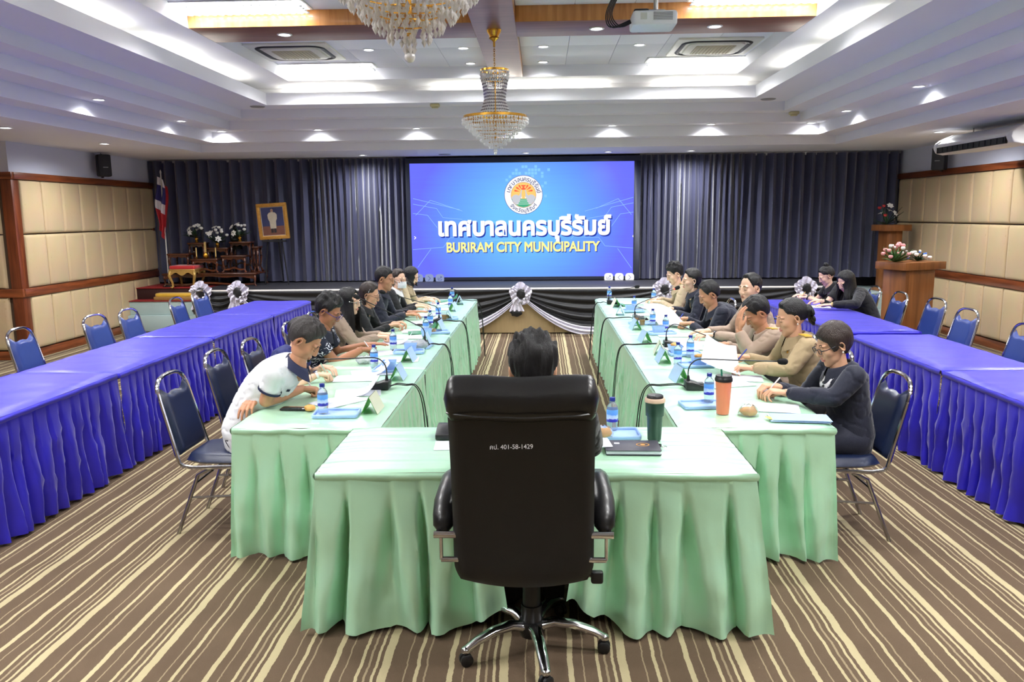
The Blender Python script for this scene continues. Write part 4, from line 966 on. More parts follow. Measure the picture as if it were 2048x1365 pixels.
# royal-style stool, cushion
t = thing('stool', 'gilded carved stool with a red padded seat on the stage steps', 'stool', (-5.98, 13.24, .702)); GILT = M('gilt_carving', S(184, 150, 84), .4, .6, var=.35, scale=60, bump=.5, bscale=90); RVEL = M('red_velvet', S(176, 28, 34), .7, sheen=.6, var=.12)
MB().rbox((0, 0, .335), (.44, .4, .06), .04).build('seat', RVEL, t); MB().rbox((0, 0, .295), (.45, .41, .025), .02).build('rim', GILT, t)
for sy in (-1, 1): MB().grid(lambda u, v: ((u-.5)*.42, sy*.2, .285-(.06+.025*math.cos(4*PI*u))*v), 24, 3).build('carved_apron', GILT, t)
for sx in (-1, 1):
    MB().grid(lambda u, v: (sx*.215, (u-.5)*.38, .285-(.06+.025*math.cos(4*PI*u))*v), 24, 3).build('carved_apron', GILT, t)
    for sy in (-1, 1): MB().tube([(sx*.2, sy*.185, .28), (sx*.215, sy*.2, .2), (sx*.18, sy*.17, .08), (sx*.175, sy*.165, .02), (sx*.2, sy*.19, 0)], [.028, .026, .02, .02, .024], 8).build('leg', GILT, t, angle=180)
t = thing('floor_cushion', 'yellow floor cushion with patterned sides in front of the stool', 'cushion', (-6.02, 12.945, .511))
MB().rbox((0, 0, .03), (.76, .2, .06), .02).build('base', M('pattern_gold', S(150, 112, 60), .7, var=.5, scale=70), t); MB().rbox((0, 0, .085), (.72, .19, .06), .045).build('pad', M('yellow_satin', S(208, 164, 52), .5, sheen=.4, var=.08), t)
# flag on a pole
t = thing('flag', 'drooping red white and blue flag on a pole by the left curtain', 'flag', (-6.33, 13.3, .702))
MB().tube([(0, 0, .02), (0, 0, 1.88)], .011, 8).build('pole', M('white_pole', S(200, 196, 190), .4), t); MB().lathe([(.0, 0), (.1, 0), (.1, .02), (.03, .04), (.014, .06)], 14).build('stand', BLACKP, t); MB().lathe([(.012, 0), (.016, .03), (.0, .07)], 10, (0, 0, 1.88)).build('finial', M('white_pole', (1, 1, 1, 1)), t)
FM = [M('flag_red', S(168, 34, 42), .7), M('flag_white', S(214, 210, 216), .7), M('flag_blue', S(44, 42, 104), .7)]
fg = MB(); K = 24
def ff(u, v):
    w_ = .05+.11*math.sin(PI*min(1, .15+v*.95))
    return (-.05*v+w_*(u-.35)*1.3+.015*math.sin(v*9), -.03-.035*math.sin(u*4*PI+v*2), 1.84-.88*v-.16*u*(.5+v))
for mi, v0, v1 in ((1, 0, .14), (2, .14, .42), (1, .42, .58), (0, .58, 1)): fg.grid(lambda u, v: ff(u*.72, v0+(v1-v0)*v), 14, 8, mi=mi)
fg.grid(lambda u, v: ff(.72+.28*u, .1+.8*v), 8, 14, mi=0)
fg.build('cloth', FM, t, angle=180)
# framed portrait on an easel (plain generic figure)
t = thing('framed_portrait', 'gold framed picture of a standing figure on an easel before the curtain', 'picture', (-4.5, 13.35, .712))
PM = Matrix.Translation((0, 0, 1.07)) @ Matrix.Rotation(-.05, 4, 'Y') @ Matrix.Rotation(.05, 4, 'X')
fr = MB(); W_, H_ = .51, .60
for z in (-1, 1): fr.rbox((0, 0, 0), (W_, .06, .05), .012, mt=PM @ TR(0, 0, z*(H_/2-.03)) @ Matrix.Rotation(PI/2, 4, 'X') @ Matrix.Scale(1, 4))
for x in (-1, 1): fr.rbox((0, 0, 0), (.06, H_-.06, .05), .012, mt=PM @ TR(x*(W_/2-.03), 0, 0) @ Matrix.Rotation(PI/2, 4, 'X'))
fr.build('frame', M('gilt_frame', S(196, 146, 70), .35, .7, var=.3, scale=40, bump=.4, bscale=60), t)
def card(x0, x1, z0, z1, d, mat, name): MB().add([PM @ Vector((x, -d, z)) for x, z in ((x0, z0), (x1, z0), (x1, z1), (x0, z1))], [(0, 1, 2, 3)]).build(name, mat, t, smooth=False)
card(-.2, .2, -.245, .245, .005, M('mat_cream', S(214, 204, 190), .7), 'mount'); card(-.185, .185, -.23, .23, .008, M('picture_blue', S(46, 52, 92), .5, var=.3, scale=6), 'picture'); card(-.185, .185, -.23, -.08, .0085, M('picture_floor', S(112, 70, 58), .5, var=.3, scale=12), 'picture_floor')
fg = MB(); sil = [(-.05, -.12), (-.055, 0), (-.075, .04), (-.08, .11), (-.05, .145), (-.02, .15), (-.022, .19), (0, .21), (.022, .19), (.02, .15), (.05, .145), (.08, .11), (.075, .04), (.055, 0), (.05, -.12)]
fg.add([PM @ Vector((x, -.011, z)) for x, z in sil], [tuple(range(len(sil)))]); fg.build('painted_figure', M('picture_uniform', S(190, 180, 160), .6, var=.2), t, smooth=False)
card(-.045, -.005, -.19, -.12, .0115, M('picture_boot', S(38, 34, 40), .5), 'painted_boot'); card(.005, .045, -.19, -.12, .0115, _mats['picture_boot'], 'painted_boot'); card(-.02, .02, .155, .2, .012, M('picture_skin', S(178, 140, 116), .6), 'painted_face')
for P in ([(-.2, .03, 0), (-.05, .06, 1.4)], [(.2, .03, 0), (.05, .06, 1.4)], [(0, .4, 0), (0, .08, 1.35)]): MB().tube(P, .014, 6).build('easel_leg', BLACKP, t)
MB().box((0, 0, .74), (.4, .06, .025)).build('easel_ledge', BLACKP, t)
# ------------------------------------------------------------------ table-top things
TZ = .7525
PET = M('clear_plastic', S(226, 238, 250), .08, trans=.85, ior=1.33, var=.01); CAPB = M('navy_cap', S(30, 44, 130), .35); WLBL = M('white_label', S(226, 234, 246), .4, var=.05)
def label_mat():
    m = M('bottle_label', S(80, 140, 225), .35); N, L, b = nodes(m); tc = N.new('ShaderNodeTexCoord'); sp = N.new('ShaderNodeSeparateXYZ'); n = N.new('ShaderNodeTexNoise'); n.inputs['Scale'].default_value = 60
    a = N.new('ShaderNodeMath'); a.operation = 'MULTIPLY_ADD'; a.inputs[1].default_value = .02; L.new(tc.outputs['Object'], sp.inputs[0]); L.new(tc.outputs['Object'], n.inputs['Vector']); L.new(n.outputs['Fac'], a.inputs[0]); L.new(sp.outputs[2], a.inputs[2])
    mr = N.new('ShaderNodeMapRange'); mr.inputs[1].default_value = .055; mr.inputs[2].default_value = .12; r = N.new('ShaderNodeValToRGB'); e = r.color_ramp.elements
    e[0].position = 0; e[0].color = S(48, 48, 160); e[1].position = 1; e[1].color = S(104, 170, 240)
    for p, c in ((.2, S(52, 56, 176)), (.26, S(200, 218, 244)), (.52, S(170, 200, 244)), (.6, S(90, 150, 236))): k = e.new(p); k.color = c
    L.new(a.outputs[0], mr.inputs[0]); L.new(mr.outputs[0], r.inputs[0]); L.new(r.outputs[0], b.inputs['Base Color']); return m
LBL = label_mat()
def bottle():
    t = thing('water_bottle', '', 'bottle')
    MB().lathe([(.0, .001), (.026, 0), (.029, .006), (.027, .02), (.029, .035), (.029, .11), (.026, .125), (.017, .138), (.0125, .144), (.0125, .152)], 20).build('bottle', PET, t, angle=60)
    MB().lathe([(.0297, .045), (.0297, .108)], 20, caps=False).build('label', LBL, t, angle=60); MB().lathe([(.0, .168), (.0145, .168), (.0145, .15), (.0125, .15)], 16).build('cap', CAPB, t, angle=50); return t
PBLUE = M('pale_blue_plastic', S(158, 190, 238), .4, var=.03)
def tray(w=.25, d=.17):
    t = thing('tray', '', 'tray')
    mb = MB(); mb.rbox((0, 0, .004), (w, d, .008), .02, n=4)
    P = []
    for k, (sx, sy) in enumerate(((1, 1), (-1, 1), (-1, -1), (1, -1))):
        for q in range(5): a = (k+q/4)*PI/2; P.append((sx*(w/2-.024)+.02*math.cos(a), sy*(d/2-.024)+.02*math.sin(a), .012))
    mb.build('base', PBLUE, t); MB().tube(P, .006, 6, closed=True, flat=1.6).build('rim', PBLUE, t, angle=180); return t
CARDB = M('card_pale_blue', S(178, 206, 240), .6, var=.03); CARDG = M('card_green', S(112, 206, 96), .6, var=.05); CARDW = M('card_ivory', S(216, 218, 196), .6, var=.03); INKM = M('print_ink', S(110, 130, 170), .6)
def tent(outer):
    t = thing('name_card', '', 'name card'); w = .1; h = .098; b = .048      # ridge along local X, faces +-Y
    for s in (-1, 1):
        V = [(-w, s*b, 0), (w, s*b, 0), (w, s*.002, h), (-w, s*.002, h)]; Vi = [(-w, s*(b-.003), .0), (w, s*(b-.003), .0), (w, 0, h-.004), (-w, 0, h-.004)]
        MB().add(V, [(0, 1, 2, 3)] if s < 0 else [(3, 2, 1, 0)]).build('outer_face', outer, t, smooth=False)
        MB().add(Vi, [(3, 2, 1, 0)] if s < 0 else [(0, 1, 2, 3)]).build('inner_face', CARDG, t, smooth=False)
    rng = random.Random(1)
    for z, l in ((.066, .05), (.036, .07)):
        mb = MB(); y = -(b-(b-.002)*z/h)-.001; x = -l
        while x < l: q = rng.uniform(.008, .02); mb.add([(x, y, z-.005), (x+q, y, z-.005), (x+q, y+.0045, z+.005), (x, y+.0045, z+.005)], [(0, 1, 2, 3)]); x += q+.006
        mb.build('printed_line', INKM, t, smooth=False)
    return t
def placed(proto, lab, grp, p, rz=0):
    o = proto if proto['label'] == '' else dup(proto, (0, 0, 0)); o.location = p; o.rotation_euler = (0, 0, rz); o['label'] = lab; o['group'] = grp; return o
bot, tr0, tn0, tn1 = bottle(), tray(), tent(CARDB), tent(CARDW)
lws = ['the white polo man', 'the dark blue sleeve', 'the floral shirt man', 'the long haired khaki woman', 'the hair clip woman', 'the navy jacket man', 'the masked woman', 'the farthest beige woman']
rws_ = ['the navy blazer woman', 'the khaki woman with bun', 'the khaki man holding his forehead', 'the half hidden man', 'the navy man writing', 'the woman at the microphone', 'the farthest khaki man']
BOTL = [(-1.224, 4.294), (-1.231, 5.705), (-1.237, 6.501), (-1.086, 7.343), (-1.11, 7.816), (-1.12, 8.518), (-1.095, 9.456), (-1.173, 10.35)]
BOTR = [(.966, 4.555), (.989, 5.763), (1.14, 6.093), (1.146, 7.364), (1.092, 7.841), (1.053, 9.095), (1.4, 10.0), (.874, 10.33)]
for k, p in enumerate(BOTL): placed(bot, 'small water bottle with blue label, left row, %s from the camera' % nth(k), 'water bottles', (p[0], p[1], TZ+(.012 if k in (0,) else 0)))
for k, p in enumerate(BOTR): placed(bot, 'small water bottle with blue label, right row, %s from the camera' % nth(k), 'water bottles', (p[0], p[1], TZ+(.012 if k in (0,) else 0)))
placed(bot, 'small water bottle on the tray of the head table', 'water bottles', (.355, 3.957, TZ+.009))
for k, (x, y, a) in enumerate(((-1.15, 4.3, .05), (-1.12, 5.62, 1.5), (-1.08, 6.33, .1), (-1.02, 6.62, 1.5), (-1.0, 7.42, .2), (-1.02, 8.42, .1))): placed(tr0, 'pale blue plastic tray on the left mint tables, %s from the camera' % nth(k), 'pale blue trays', (x, y, TZ), a)
for k, (x, y, a) in enumerate(((.92, 4.5, .1), (1.12, 5.72, .1), (1.12, 6.2, .0), (1.1, 7.3, .1), (1.0, 7.95, .1), (1.03, 9.0, 0))): placed(tr0, 'pale blue plastic tray on the right mint tables, %s from the camera' % nth(k), 'pale blue trays', (x, y, TZ), a)
placed(tr0, 'pale blue plastic tray on the head table right of the chair', 'pale blue trays', (.36, 3.88, TZ), .03)
TL = [(-.968, 4.40, 1), (-.983, 5.31, 0), (-1.02, 5.98, 0), (-1.0, 6.76, 0), (-.99, 7.6, 0), (-1.0, 8.42, 0), (-1.03, 9.2, 0), (-1.03, 9.9, 0)]
TR_ = [(.908, 5.22, 0), (.902, 5.9, 0), (.93, 6.26, 1), (.886, 6.84, 0), (.896, 7.62, 0), (.862, 8.75, 0), (.88, 9.5, 1)]
for k, (x, y, c) in enumerate(TL): placed(tn1 if c else tn0, '%s folded name card, left row, %s from the camera' % (('pale blue', 'ivory')[c], nth(k)), 'folded name cards', (x, y, TZ), PI/2+.12*math.sin(k*3))
for k, (x, y, c) in enumerate(TR_): placed(tn1 if c else tn0, '%s folded name card, right row, %s from the camera' % (('pale blue', 'ivory')[c], nth(k)), 'folded name cards', (x, y, TZ), -PI/2+.12*math.sin(k*2+1))
# small boxes, buns, tea glasses
BUN = M('bun_crust', S(214, 158, 84), .5, var=.3, scale=28); BAG = M('clear_bag', S(235, 240, 242), .12, trans=.9, ior=1.1, var=.01)
def cupbox(p, lab):
    t = thing('plastic_cup', lab, 'cup', p, .1, 'pale blue cups'); mb = MB(); w0, w1, h = .04, .05, .06
    for k, (sx, sy) in enumerate(((0, -1), (1, 0), (0, 1), (-1, 0))):
        a = (-sy, sx); V = [(sx*w0-a[0]*w0, sy*w0-a[1]*w0, 0), (sx*w0+a[0]*w0, sy*w0+a[1]*w0, 0), (sx*w1+a[0]*w1, sy*w1+a[1]*w1, h), (sx*w1-a[0]*w1, sy*w1-a[1]*w1, h)]
        mb.add(V, [(0, 1, 2, 3)])
    mb.build('cup_wall', PBLUE, t, smooth=False); MB().b2(-w0, w0, -w0, w0, 0, .006).build('cup_base', PBLUE, t)
for k, (x, y, s) in enumerate(((-1.07, 6.36, 'left row by the floral shirt man'), (-1.1, 5.6, 'left row by the dark blue sleeve'), (-1.06, 7.2, 'left row by the hair clip woman'), (1.14, 5.74, 'right row by the khaki woman with bun'), (1.05, 6.25, 'right row by the khaki man'), (1.07, 7.3, 'right row by the half hidden man'), (1.0, 9.02, 'right row by the woman at the microphone'))): cupbox((x, y, TZ+.0085), 'pale blue square cup, '+s)
def bun(p, s, lab, bag=True):
    t = thing('bread_bun', lab, 'bread', p, 0, 'bread buns'); mb = MB(); mb.ball((0, 0, s*.52), (s*1.12, s*1.02, s*.55), 22, 14)
    for i, v in enumerate(mb.V): q = noise.noise(Vector(v)*38)*s*.2; mb.V[i] = (v[0]+q, v[1]+q, max(.001, v[2]+q))
    mb.build('bun', BUN, t, angle=180)
    if bag:
        mb = MB(); mb.grid(lambda u, v: (s*1.3*math.cos(2*PI*u)*(1+.06*math.sin(9*PI*u))*math.cos(v*1.2), s*1.25*math.sin(2*PI*u)*math.cos(v*1.2), .002+s*1.45*math.sin(v*1.2)+.003*math.sin(u*40)), 28, 6, True); mb.build('clear_wrap', BAG, t, angle=30)
bun((1.125, 4.284, TZ), .042, 'bread bun in a clear bag beside the orange tumbler'); bun((.30, 3.82, TZ+.012), .038, 'wrapped bread bun on the head table tray'); bun((-1.33, 4.40, TZ), .032, 'torn piece of bread beside the phone of the polo man', False)
bun((1.14, 5.74, TZ+.05), .034, 'bread bun in the cup before the khaki woman with bun', False); bun((1.05, 6.25, TZ+.05), .034, 'bread bun in the cup before the khaki man', False); bun((-1.03, 7.40, TZ+.012), .03, 'bread bun in wrap before the hair clip woman'); bun((-1.02, 8.36, TZ+.012), .032, 'wrapped bread bun near the tea glass, left row')
TEA = M('amber_tea', S(214, 150, 50), .1, trans=.6, var=.02); GLS = M('thin_glass', S(240, 244, 246), .03, trans=.95, ior=1.1, var=.01)
def tea(p, lab):
    t = thing('tea_glass', lab, 'glass', p, 0, 'glasses of amber tea'); MB().lathe([(.024, .001), (.03, .09), (.0285, .09), (.023, .004)], 18, caps=False).build('glass', GLS, t, angle=60); MB().lathe([(0, .004), (.0225, .004), (.0265, .055), (0, .055)], 18).build('tea', TEA, t, angle=50)
tea((-1.03, 8.3, TZ+.0085), 'glass of amber tea on the left row near the navy jacket man'); tea((.985, 7.8, TZ+.0085), 'glass of amber tea on the right row, nearer of the two'); tea((.94, 7.95, TZ+.0085), 'glass of amber tea on the right row, farther of the two')
# microphones
FOAM = M('foam_black', S(16, 16, 18), .9, bump=.5, bscale=300); REDL = M('red_light_ring', S(230, 40, 30), .4, emit=1.5, ecol=(1, .1, .05, 1))
def mic(p, head, side, lab, up=.14, red=False):
    # base wedge points towards the speaker (side=-1 left row, +1 right row)
    t = thing('conference_microphone', lab, 'microphone', (p[0], p[1], TZ), 0, 'gooseneck microphones'); s = side
    prof = [(-.05, 0), (.105, 0), (.105, .012), (-.015, .052), (-.05, .052)]
    mt = Matrix(((s, 0, 0, 0), (0, 0, 1, 0), (0, 1, 0, 0), (0, 0, 0, 1)))
    MB().prism([(x, z) for x, z in prof][::(1 if s > 0 else -1)], -.055, .055, mt=mt).build('base', BLACKP, t, bevel=.006)
    MB().box((s*.04, 0, .036), (.05, .05, .006), mt=TR(0, 0, 0)).build('button_panel', M('panel_dark_grey', S(70, 72, 74), .5), t)
    h = Vector(head)-Vector((p[0], p[1], TZ)); b0 = Vector((-s*.03, 0, .05)); b1 = b0+Vector((0, 0, up*.5)); b2 = b0+Vector((s*.022, 0, up*.82)); b3 = b0+Vector((s*.075, h.y*.12, up*1.0))
    P = [b0, b1, b2, b3]+[b3.lerp(h, q) for q in (.3, .6, .93)]
    MB().tube([b0, b0+Vector((0, 0, .035))], [.012, .007], 10).build('neck_collar', BLACKP, t); MB().tube(crom(P), .0042, 7).build('gooseneck', BLACKP, t, angle=180)
    d = (h-b3).normalized(); f = MB(); f.tube([h-d*.035, h-d*.028, h-d*.01, h+d*.012, h+d*.024, h+d*.028], [.008, .016, .02, .02, .013, .003], 12); f.build('foam_head', FOAM, t, angle=180)
    if red: MB().tube([h-d*.05, h-d*.036], .0075, 10).build('light_ring', REDL, t)
    ex_ = -s*(abs(p[0])-(.845 if s < 0 else .69)) if False else None
    edge = (-.835 if s < 0 else .685)-p[0]
    for o_ in (0, .035):
        C = [(-s*.05, .01, .012), (-s*.09, .01+o_, .022), (edge*.75, .03+o_, .012), (edge+(-s)*.012, .05+o_, .0), (edge-s*.05, .07+o_*2, -.12), (edge-s*.075, .05+o_*3, -.4), (edge-s*.09, .1+o_*2, -.73)]
        MB().tube(crom(C), .0038, 6).build('cable', BLACKP, t, angle=180)
mic((-1.03, 4.99), (-1.52, 4.97, .945), -1, 'gooseneck microphone nearest the camera in the left row', .15); mic((-1.02, 6.62), (-1.58, 6.7, 1.175), -1, 'gooseneck microphone pointing at the long haired khaki woman', .14); mic((-1.09, 8.11), (-1.62, 8.0, 1.09), -1, 'gooseneck microphone third from the camera in the left row', .14); mic((-1.1, 10.1), (-1.66, 9.8, .85), -1, 'gooseneck microphone farthest from the camera in the left row', .12)
mic((.95, 4.96), (1.49, 4.9, .935), 1, 'gooseneck microphone nearest the camera in the right row', .14); mic((1.06, 6.57), (1.5, 6.45, .80), 1, 'gooseneck microphone second from the camera in the right row', .14); mic((1.0, 8.3), (1.44, 8.5, 1.065), 1, 'gooseneck microphone with a red ring, live before the speaking woman', .13, True); mic((.85, 9.78), (1.16, 9.7, .97), 1, 'gooseneck microphone farthest from the camera in the right row', .12)
t = thing('conference_microphone', 'black microphone base on the head table left of the chair', 'microphone', (-.47, 3.86, TZ), 0, 'gooseneck microphones'); MB().prism([(-.07, 0), (.07, 0), (.07, .03), (-.02, .055), (-.07, .055)], -.06, .06, mt=Matrix(((0, 0, 1, 0), (-1, 0, 0, 0), (0, 1, 0, 0), (0, 0, 0, 1)))).build('base', BLACKP, t, bevel=.006)
MB().tube([(.0, .04, .05), (.0, .045, .14), (.01, .02, .2), (.12, -.12, .3), (.2, -.22, .34)], .0042, 7).build('gooseneck', BLACKP, t, angle=180); MB().ball((.21, -.235, .345), .02, 10, 8).build('foam_head', FOAM, t)
# tumblers
t = thing('tumbler', 'dark green tumbler with a beige lid ring on the head table', 'tumbler', (.547, 3.80, TZ)); DG = M('dark_green_enamel', S(26, 58, 48), .4, var=.05)
MB().lathe([(0, .001), (.03, 0), (.033, .004), (.038, .12), (.044, .125), (.046, .19)], 26).build('body', DG, t, angle=50); MB().lathe([(.046, .19), (.05, .193), (.05, .205), (.047, .211), (.04, .212)], 26).build('lid_ring', M('beige_plastic', S(206, 178, 156), .5), t, angle=50); MB().lathe([(.04, .205), (.04, .222), (.036, .226), (.0, .22)], 26).build('lid', BLACKP, t, angle=50)
t = thing('tumbler', 'coral orange tumbler with black lid and green straw', 'tumbler', (.994, 4.318, TZ))
MB().lathe([(0, .001), (.032, 0), (.034, .004), (.044, .185)], 26).build('body', M('coral_enamel', S(226, 128, 98), .38, var=.04), t, angle=50); MB().lathe([(.044, .183), (.048, .185), (.048, .2), (.045, .204), (.043, .216), (.0, .214)], 26).build('lid', BLACKP, t, angle=50); MB().tube([(-.01, 0, .2), (-.014, 0, .25)], .005, 8).build('straw', M('green_straw', S(20, 110, 90), .4), t)
# notebook, key holder, phones, pens
t = thing('notebook', 'black notebook with an orange round emblem on the head table', 'notebook', (.42, 3.63, TZ), -.02); NBK = M('notebook_cover', S(58, 58, 68), .5, var=.05)
MB().rbox((0, 0, .011), (.25, .165, .016), .004).build('pages', M('paper', S(214, 218, 230), .8, var=.01), t); MB().rbox((0, 0, .021), (.255, .172, .004), .008).build('cover', NBK, t); MB().rbox((0, 0, .0015), (.255, .172, .003), .008).build('back_cover', NBK, t)
MB().lathe([(.026, 0), (.026, .001), (.022, .001), (.022, 0), (.026, 0)], 28, (.05, .01, .0232), caps=False, sx=1.2).build('emblem_ring', M('emblem_gold', S(190, 140, 70), .5), t); MB().lathe([(.012, .0005), (0, .001)], 16, (.05, .01, .0232), caps=False).build('emblem_dot', _mats['emblem_gold'], t); MB().rbox((-.07, .03, .0235), (.025, .02, .001), .003).build('sticker', _mats['paper'], t)
t = thing('key_ring', 'black key holder with a metal ring beside the notebook', 'keys', (.575, 3.66, TZ), .9); MB().tube([(0, .02, .008), (0, .075, .008)], .009, 8).build('holder', BLACKP, t); MB().tube([(.012*math.cos(a), .012*math.sin(a), .006) for a in [q*PI/6 for q in range(12)]], .002, 5, closed=True).build('ring', CHROME, t)
PAP = _mats['paper']
def sheet(p, w, d, rz, lab, curl=0, grp='loose papers', mat=None, lift=0, name='paper_sheet'):
    t = thing(name, lab, 'paper', (p[0], p[1], p[2] if len(p) > 2 else TZ), rz, grp)
    def f(u, v):
        q = max(0, u-.45)/.55
        return ((u-.5)*w-curl*.25*w*q*q*.6, (v-.5)*d, .002+curl*w*.35*q*q+.004*noise.noise(Vector((u*2, v*2, p[0]*3)))**2)
    mb = MB(); mb.grid(f, 14, 6); mb.build('sheet', mat or PAP, t, angle=180)
    mb = MB(); rg = random.Random(int(p[1]*100)); 
    for k in range(7):
        v = .84-.1*k; l = rg.uniform(.5, .8)
        A = f(.1, v); B = f(.1+.34*l, v); mb.add([(A[0], A[1], A[2]+.0012), (B[0], B[1], B[2]+.0012), (B[0], B[1]+.004, B[2]+.0012), (A[0], A[1]+.004, A[2]+.0012)], [(0, 1, 2, 3)])
    mb.build('print_lines', M('faint_print', S(196, 200, 214), .8), t, smooth=False)
    MB().b2(-w/2+.004, w*.45, -d/2, d/2, 0, .0015).build('under_sheets', mat or PAP, t); return t
A4 = (.297, .21)
for k, (x, y, rz, c) in enumerate(((-1.22, 4.62, .9, .0), (-1.15, 4.86, .2, .9), (-1.27, 5.3, .1, 0), (-1.2, 5.5, .3, .8), (-1.1, 6.0, .1, 0), (-1.24, 6.32, .4, .0), (-1.25, 6.85, .1, .8), (-1.24, 7.15, .1, 0), (-1.2, 7.55, .2, 0), (-1.2, 8.15, .3, .5), (-1.22, 8.75, .1, .9), (-1.25, 9.3, .1, 0), (-1.25, 9.9, .2, .4))): sheet((x, y), *A4, rz, 'white document on the left mint tables, %s from the camera' % ('%s' % (nth(k) if k < 12 else 'thirteenth')), c)
for k, (x, y, rz, c) in enumerate(((1.30, 4.45, PI-.25, 0), (1.2, 5.1, PI+.3, 0), (1.32, 5.28, PI-.2, 0), (1.15, 6.5, PI+.1, .0), (1.28, 6.75, PI+.2, 0), (1.2, 7.2, PI, .0), (1.22, 8.2, PI+.1, .9), (1.12, 8.7, PI, 0), (1.2, 9.3, PI+.2, .5), (1.15, 9.85, PI, 0))): sheet((x, y), *A4, rz, 'white document on the right mint tables, %s from the camera' % nth(k), c)
sheet((.27, 3.66, TZ+.026), .1, .15, .1, 'white paper slip under the notebook edge', name='paper_slip'); sheet((-.42, 3.7), .2, .15, .05, 'white paper on the head table left of the chair')
t = thing('document_stack', 'stack of papers with yellow tabs at the corner of the right table', 'papers', (1.37, 4.19, TZ), -.1)
for k in range(4): MB().box((.006*math.sin(k*5), .005*math.cos(k*3), .002+k*.0035), (.30, .15, .003), mt=RZ(.04*math.sin(k*4))).build('sheet', PAP if k % 2 == 0 else M('blue_paper', S(150, 180, 226), .7), t)
for k in range(3): MB().box((-.15-.006*k, -.05+.02*k, .013), (.03, .018, .001)).build('tab', M('yellow_tab', S(236, 216, 90), .6), t)
def phone(p, rz, lab): t = thing('mobile_phone', lab, 'phone', p, rz, 'mobile phones'); MB().rbox((0, 0, .005), (.075, .155, .009), .012).build('body', BLACKP, t); MB().rbox((0, 0, .0099), (.068, .146, .0006), .01).build('screen', M('phone_screen', S(14, 14, 20), .08), t)
phone((-1.43, 4.43, TZ), 1.5, 'black phone lying before the man in the white polo'); phone((-1.15, 6.42, TZ), 1.3, 'black phone lying before the floral shirt man'); phone((-1.2, 7.95, TZ), 1.2, 'black phone lying before the navy jacket man'); phone((1.46, 6.65, TZ), .9, 'black phone lying before the khaki man')
sheet((3.25, 9.35), .28, .2, 1.3, 'white document before the two women on the right blue table')
MB_g = M('green_folder', S(38, 120, 80), .6)
for k, (x, y) in enumerate(((-1.12, 7.45), (-1.2, 10.2), (1.0, 9.6))): sheet((x, y), .3, .22, .2 if x < 0 else PI, 'green folder on the %s' % ('left row near the hair clip woman', 'left row at the far end', 'right row at the far end')[k], .8, 'green folders', MB_g, name='folder')

def held(name, lab, C, mat=None, bow=.03):
    # sheet of paper held up: four corner points (a, b, c, d)
    A, B, C_, D = [Vector(p) for p in C]; t = thing(name, lab, 'paper', tuple(A)); n = (B-A).cross(D-A).normalized()
    def f(u, v): return A.lerp(B, u).lerp(D.lerp(C_, u), v)+n*bow*math.sin(PI*u)*(.4+.6*v)-A
    mb = MB(); mb.grid(f, 12, 12); mb.grid(lambda u, v: f(u, v)-n*.0012, 12, 12, flip=True); mb.build('sheet', mat or PAP, t, angle=80)
held('held_paper', 'large paper held upright by the khaki woman with bun', (aty(1402, 722, 5.45), aty(1480, 750, 5.32), aty(1472, 692, 5.6), aty(1413, 668, 5.72)), bow=-.03)
held('held_paper', 'large curled paper before the navy man writing', (aty(1318, 650, 7.75), aty(1378, 658, 7.6), aty(1345, 620, 8.15), aty(1287, 610, 8.4)), bow=.04)
held('held_paper', 'small paper held by the navy blazer woman', (aty(1512, 785, 4.75), aty(1548, 800, 4.62), aty(1552, 783, 4.68), aty(1520, 768, 4.85)), bow=.008)

for k, (x, y, z, lab) in enumerate(((-1.33, 5.86, .028, 'crumpled clear plastic bag before the floral shirt man'), (-1.02, 6.50, .04, 'crumpled clear plastic bag on the tray by the second left microphone'))):
    t = thing('plastic_bag', lab, 'plastic bag', (x, y, TZ), 0, 'crumpled plastic bags'); mb = MB(); mb.ball((0, 0, z), (.075, .06, z*.95), 26, 16)
    for i, v in enumerate(mb.V): q = noise.noise(Vector(v)*55)*.022; mb.V[i] = (v[0]*(1+q*6), v[1]*(1-q*5), max(.001, v[2]+q))
    mb.build('bag', M('crumpled_plastic', S(228, 232, 236), .18, trans=.55, ior=1.2, var=.04), t, angle=20)
# ------------------------------------------------------------------ people
def SKIN(n, c): 
    m = M('skin_'+n, c, .5, var=.07, scale=14, spec=.4); return m
SK = {'tan': SKIN('tan', S(186, 134, 104)), 'mid': SKIN('mid', S(206, 158, 128)), 'fair': SKIN('fair', S(226, 184, 158)), 'dark': SKIN('dark', S(160, 108, 80))}
LIPT = M('lips_tan', S(166, 108, 90), .45); LIPR = M('lips_rose', S(196, 116, 104), .4); LASH = M('lash_brow', S(66, 48, 40), .8)
def hairm(n, c, r=.42): return M('hair_'+n, c, r, var=.5, scale=26, stretch=(11, 6, .8), bump=.7, bscale=34, spec=.5)
HB = hairm('black', S(17, 16, 18)); HBR = hairm('brown', S(44, 32, 27)); HG = hairm('salt', S(50, 46, 46), .5); HSP = hairm('spiky', S(20, 19, 21), .55)
def sde(P, c, r):
    q = (P-np.array(c)); r = np.array(r); k0 = np.sqrt(((q/r)**2).sum(-1)); k1 = np.sqrt(((q/(r*r))**2).sum(-1))+1e-9; return k0*(k0-1)/k1
def smin(a, b, k): h = np.clip(.5+.5*(b-a)/k, 0, 1); return b*(1-h)+a*h-k*h*(1-h)
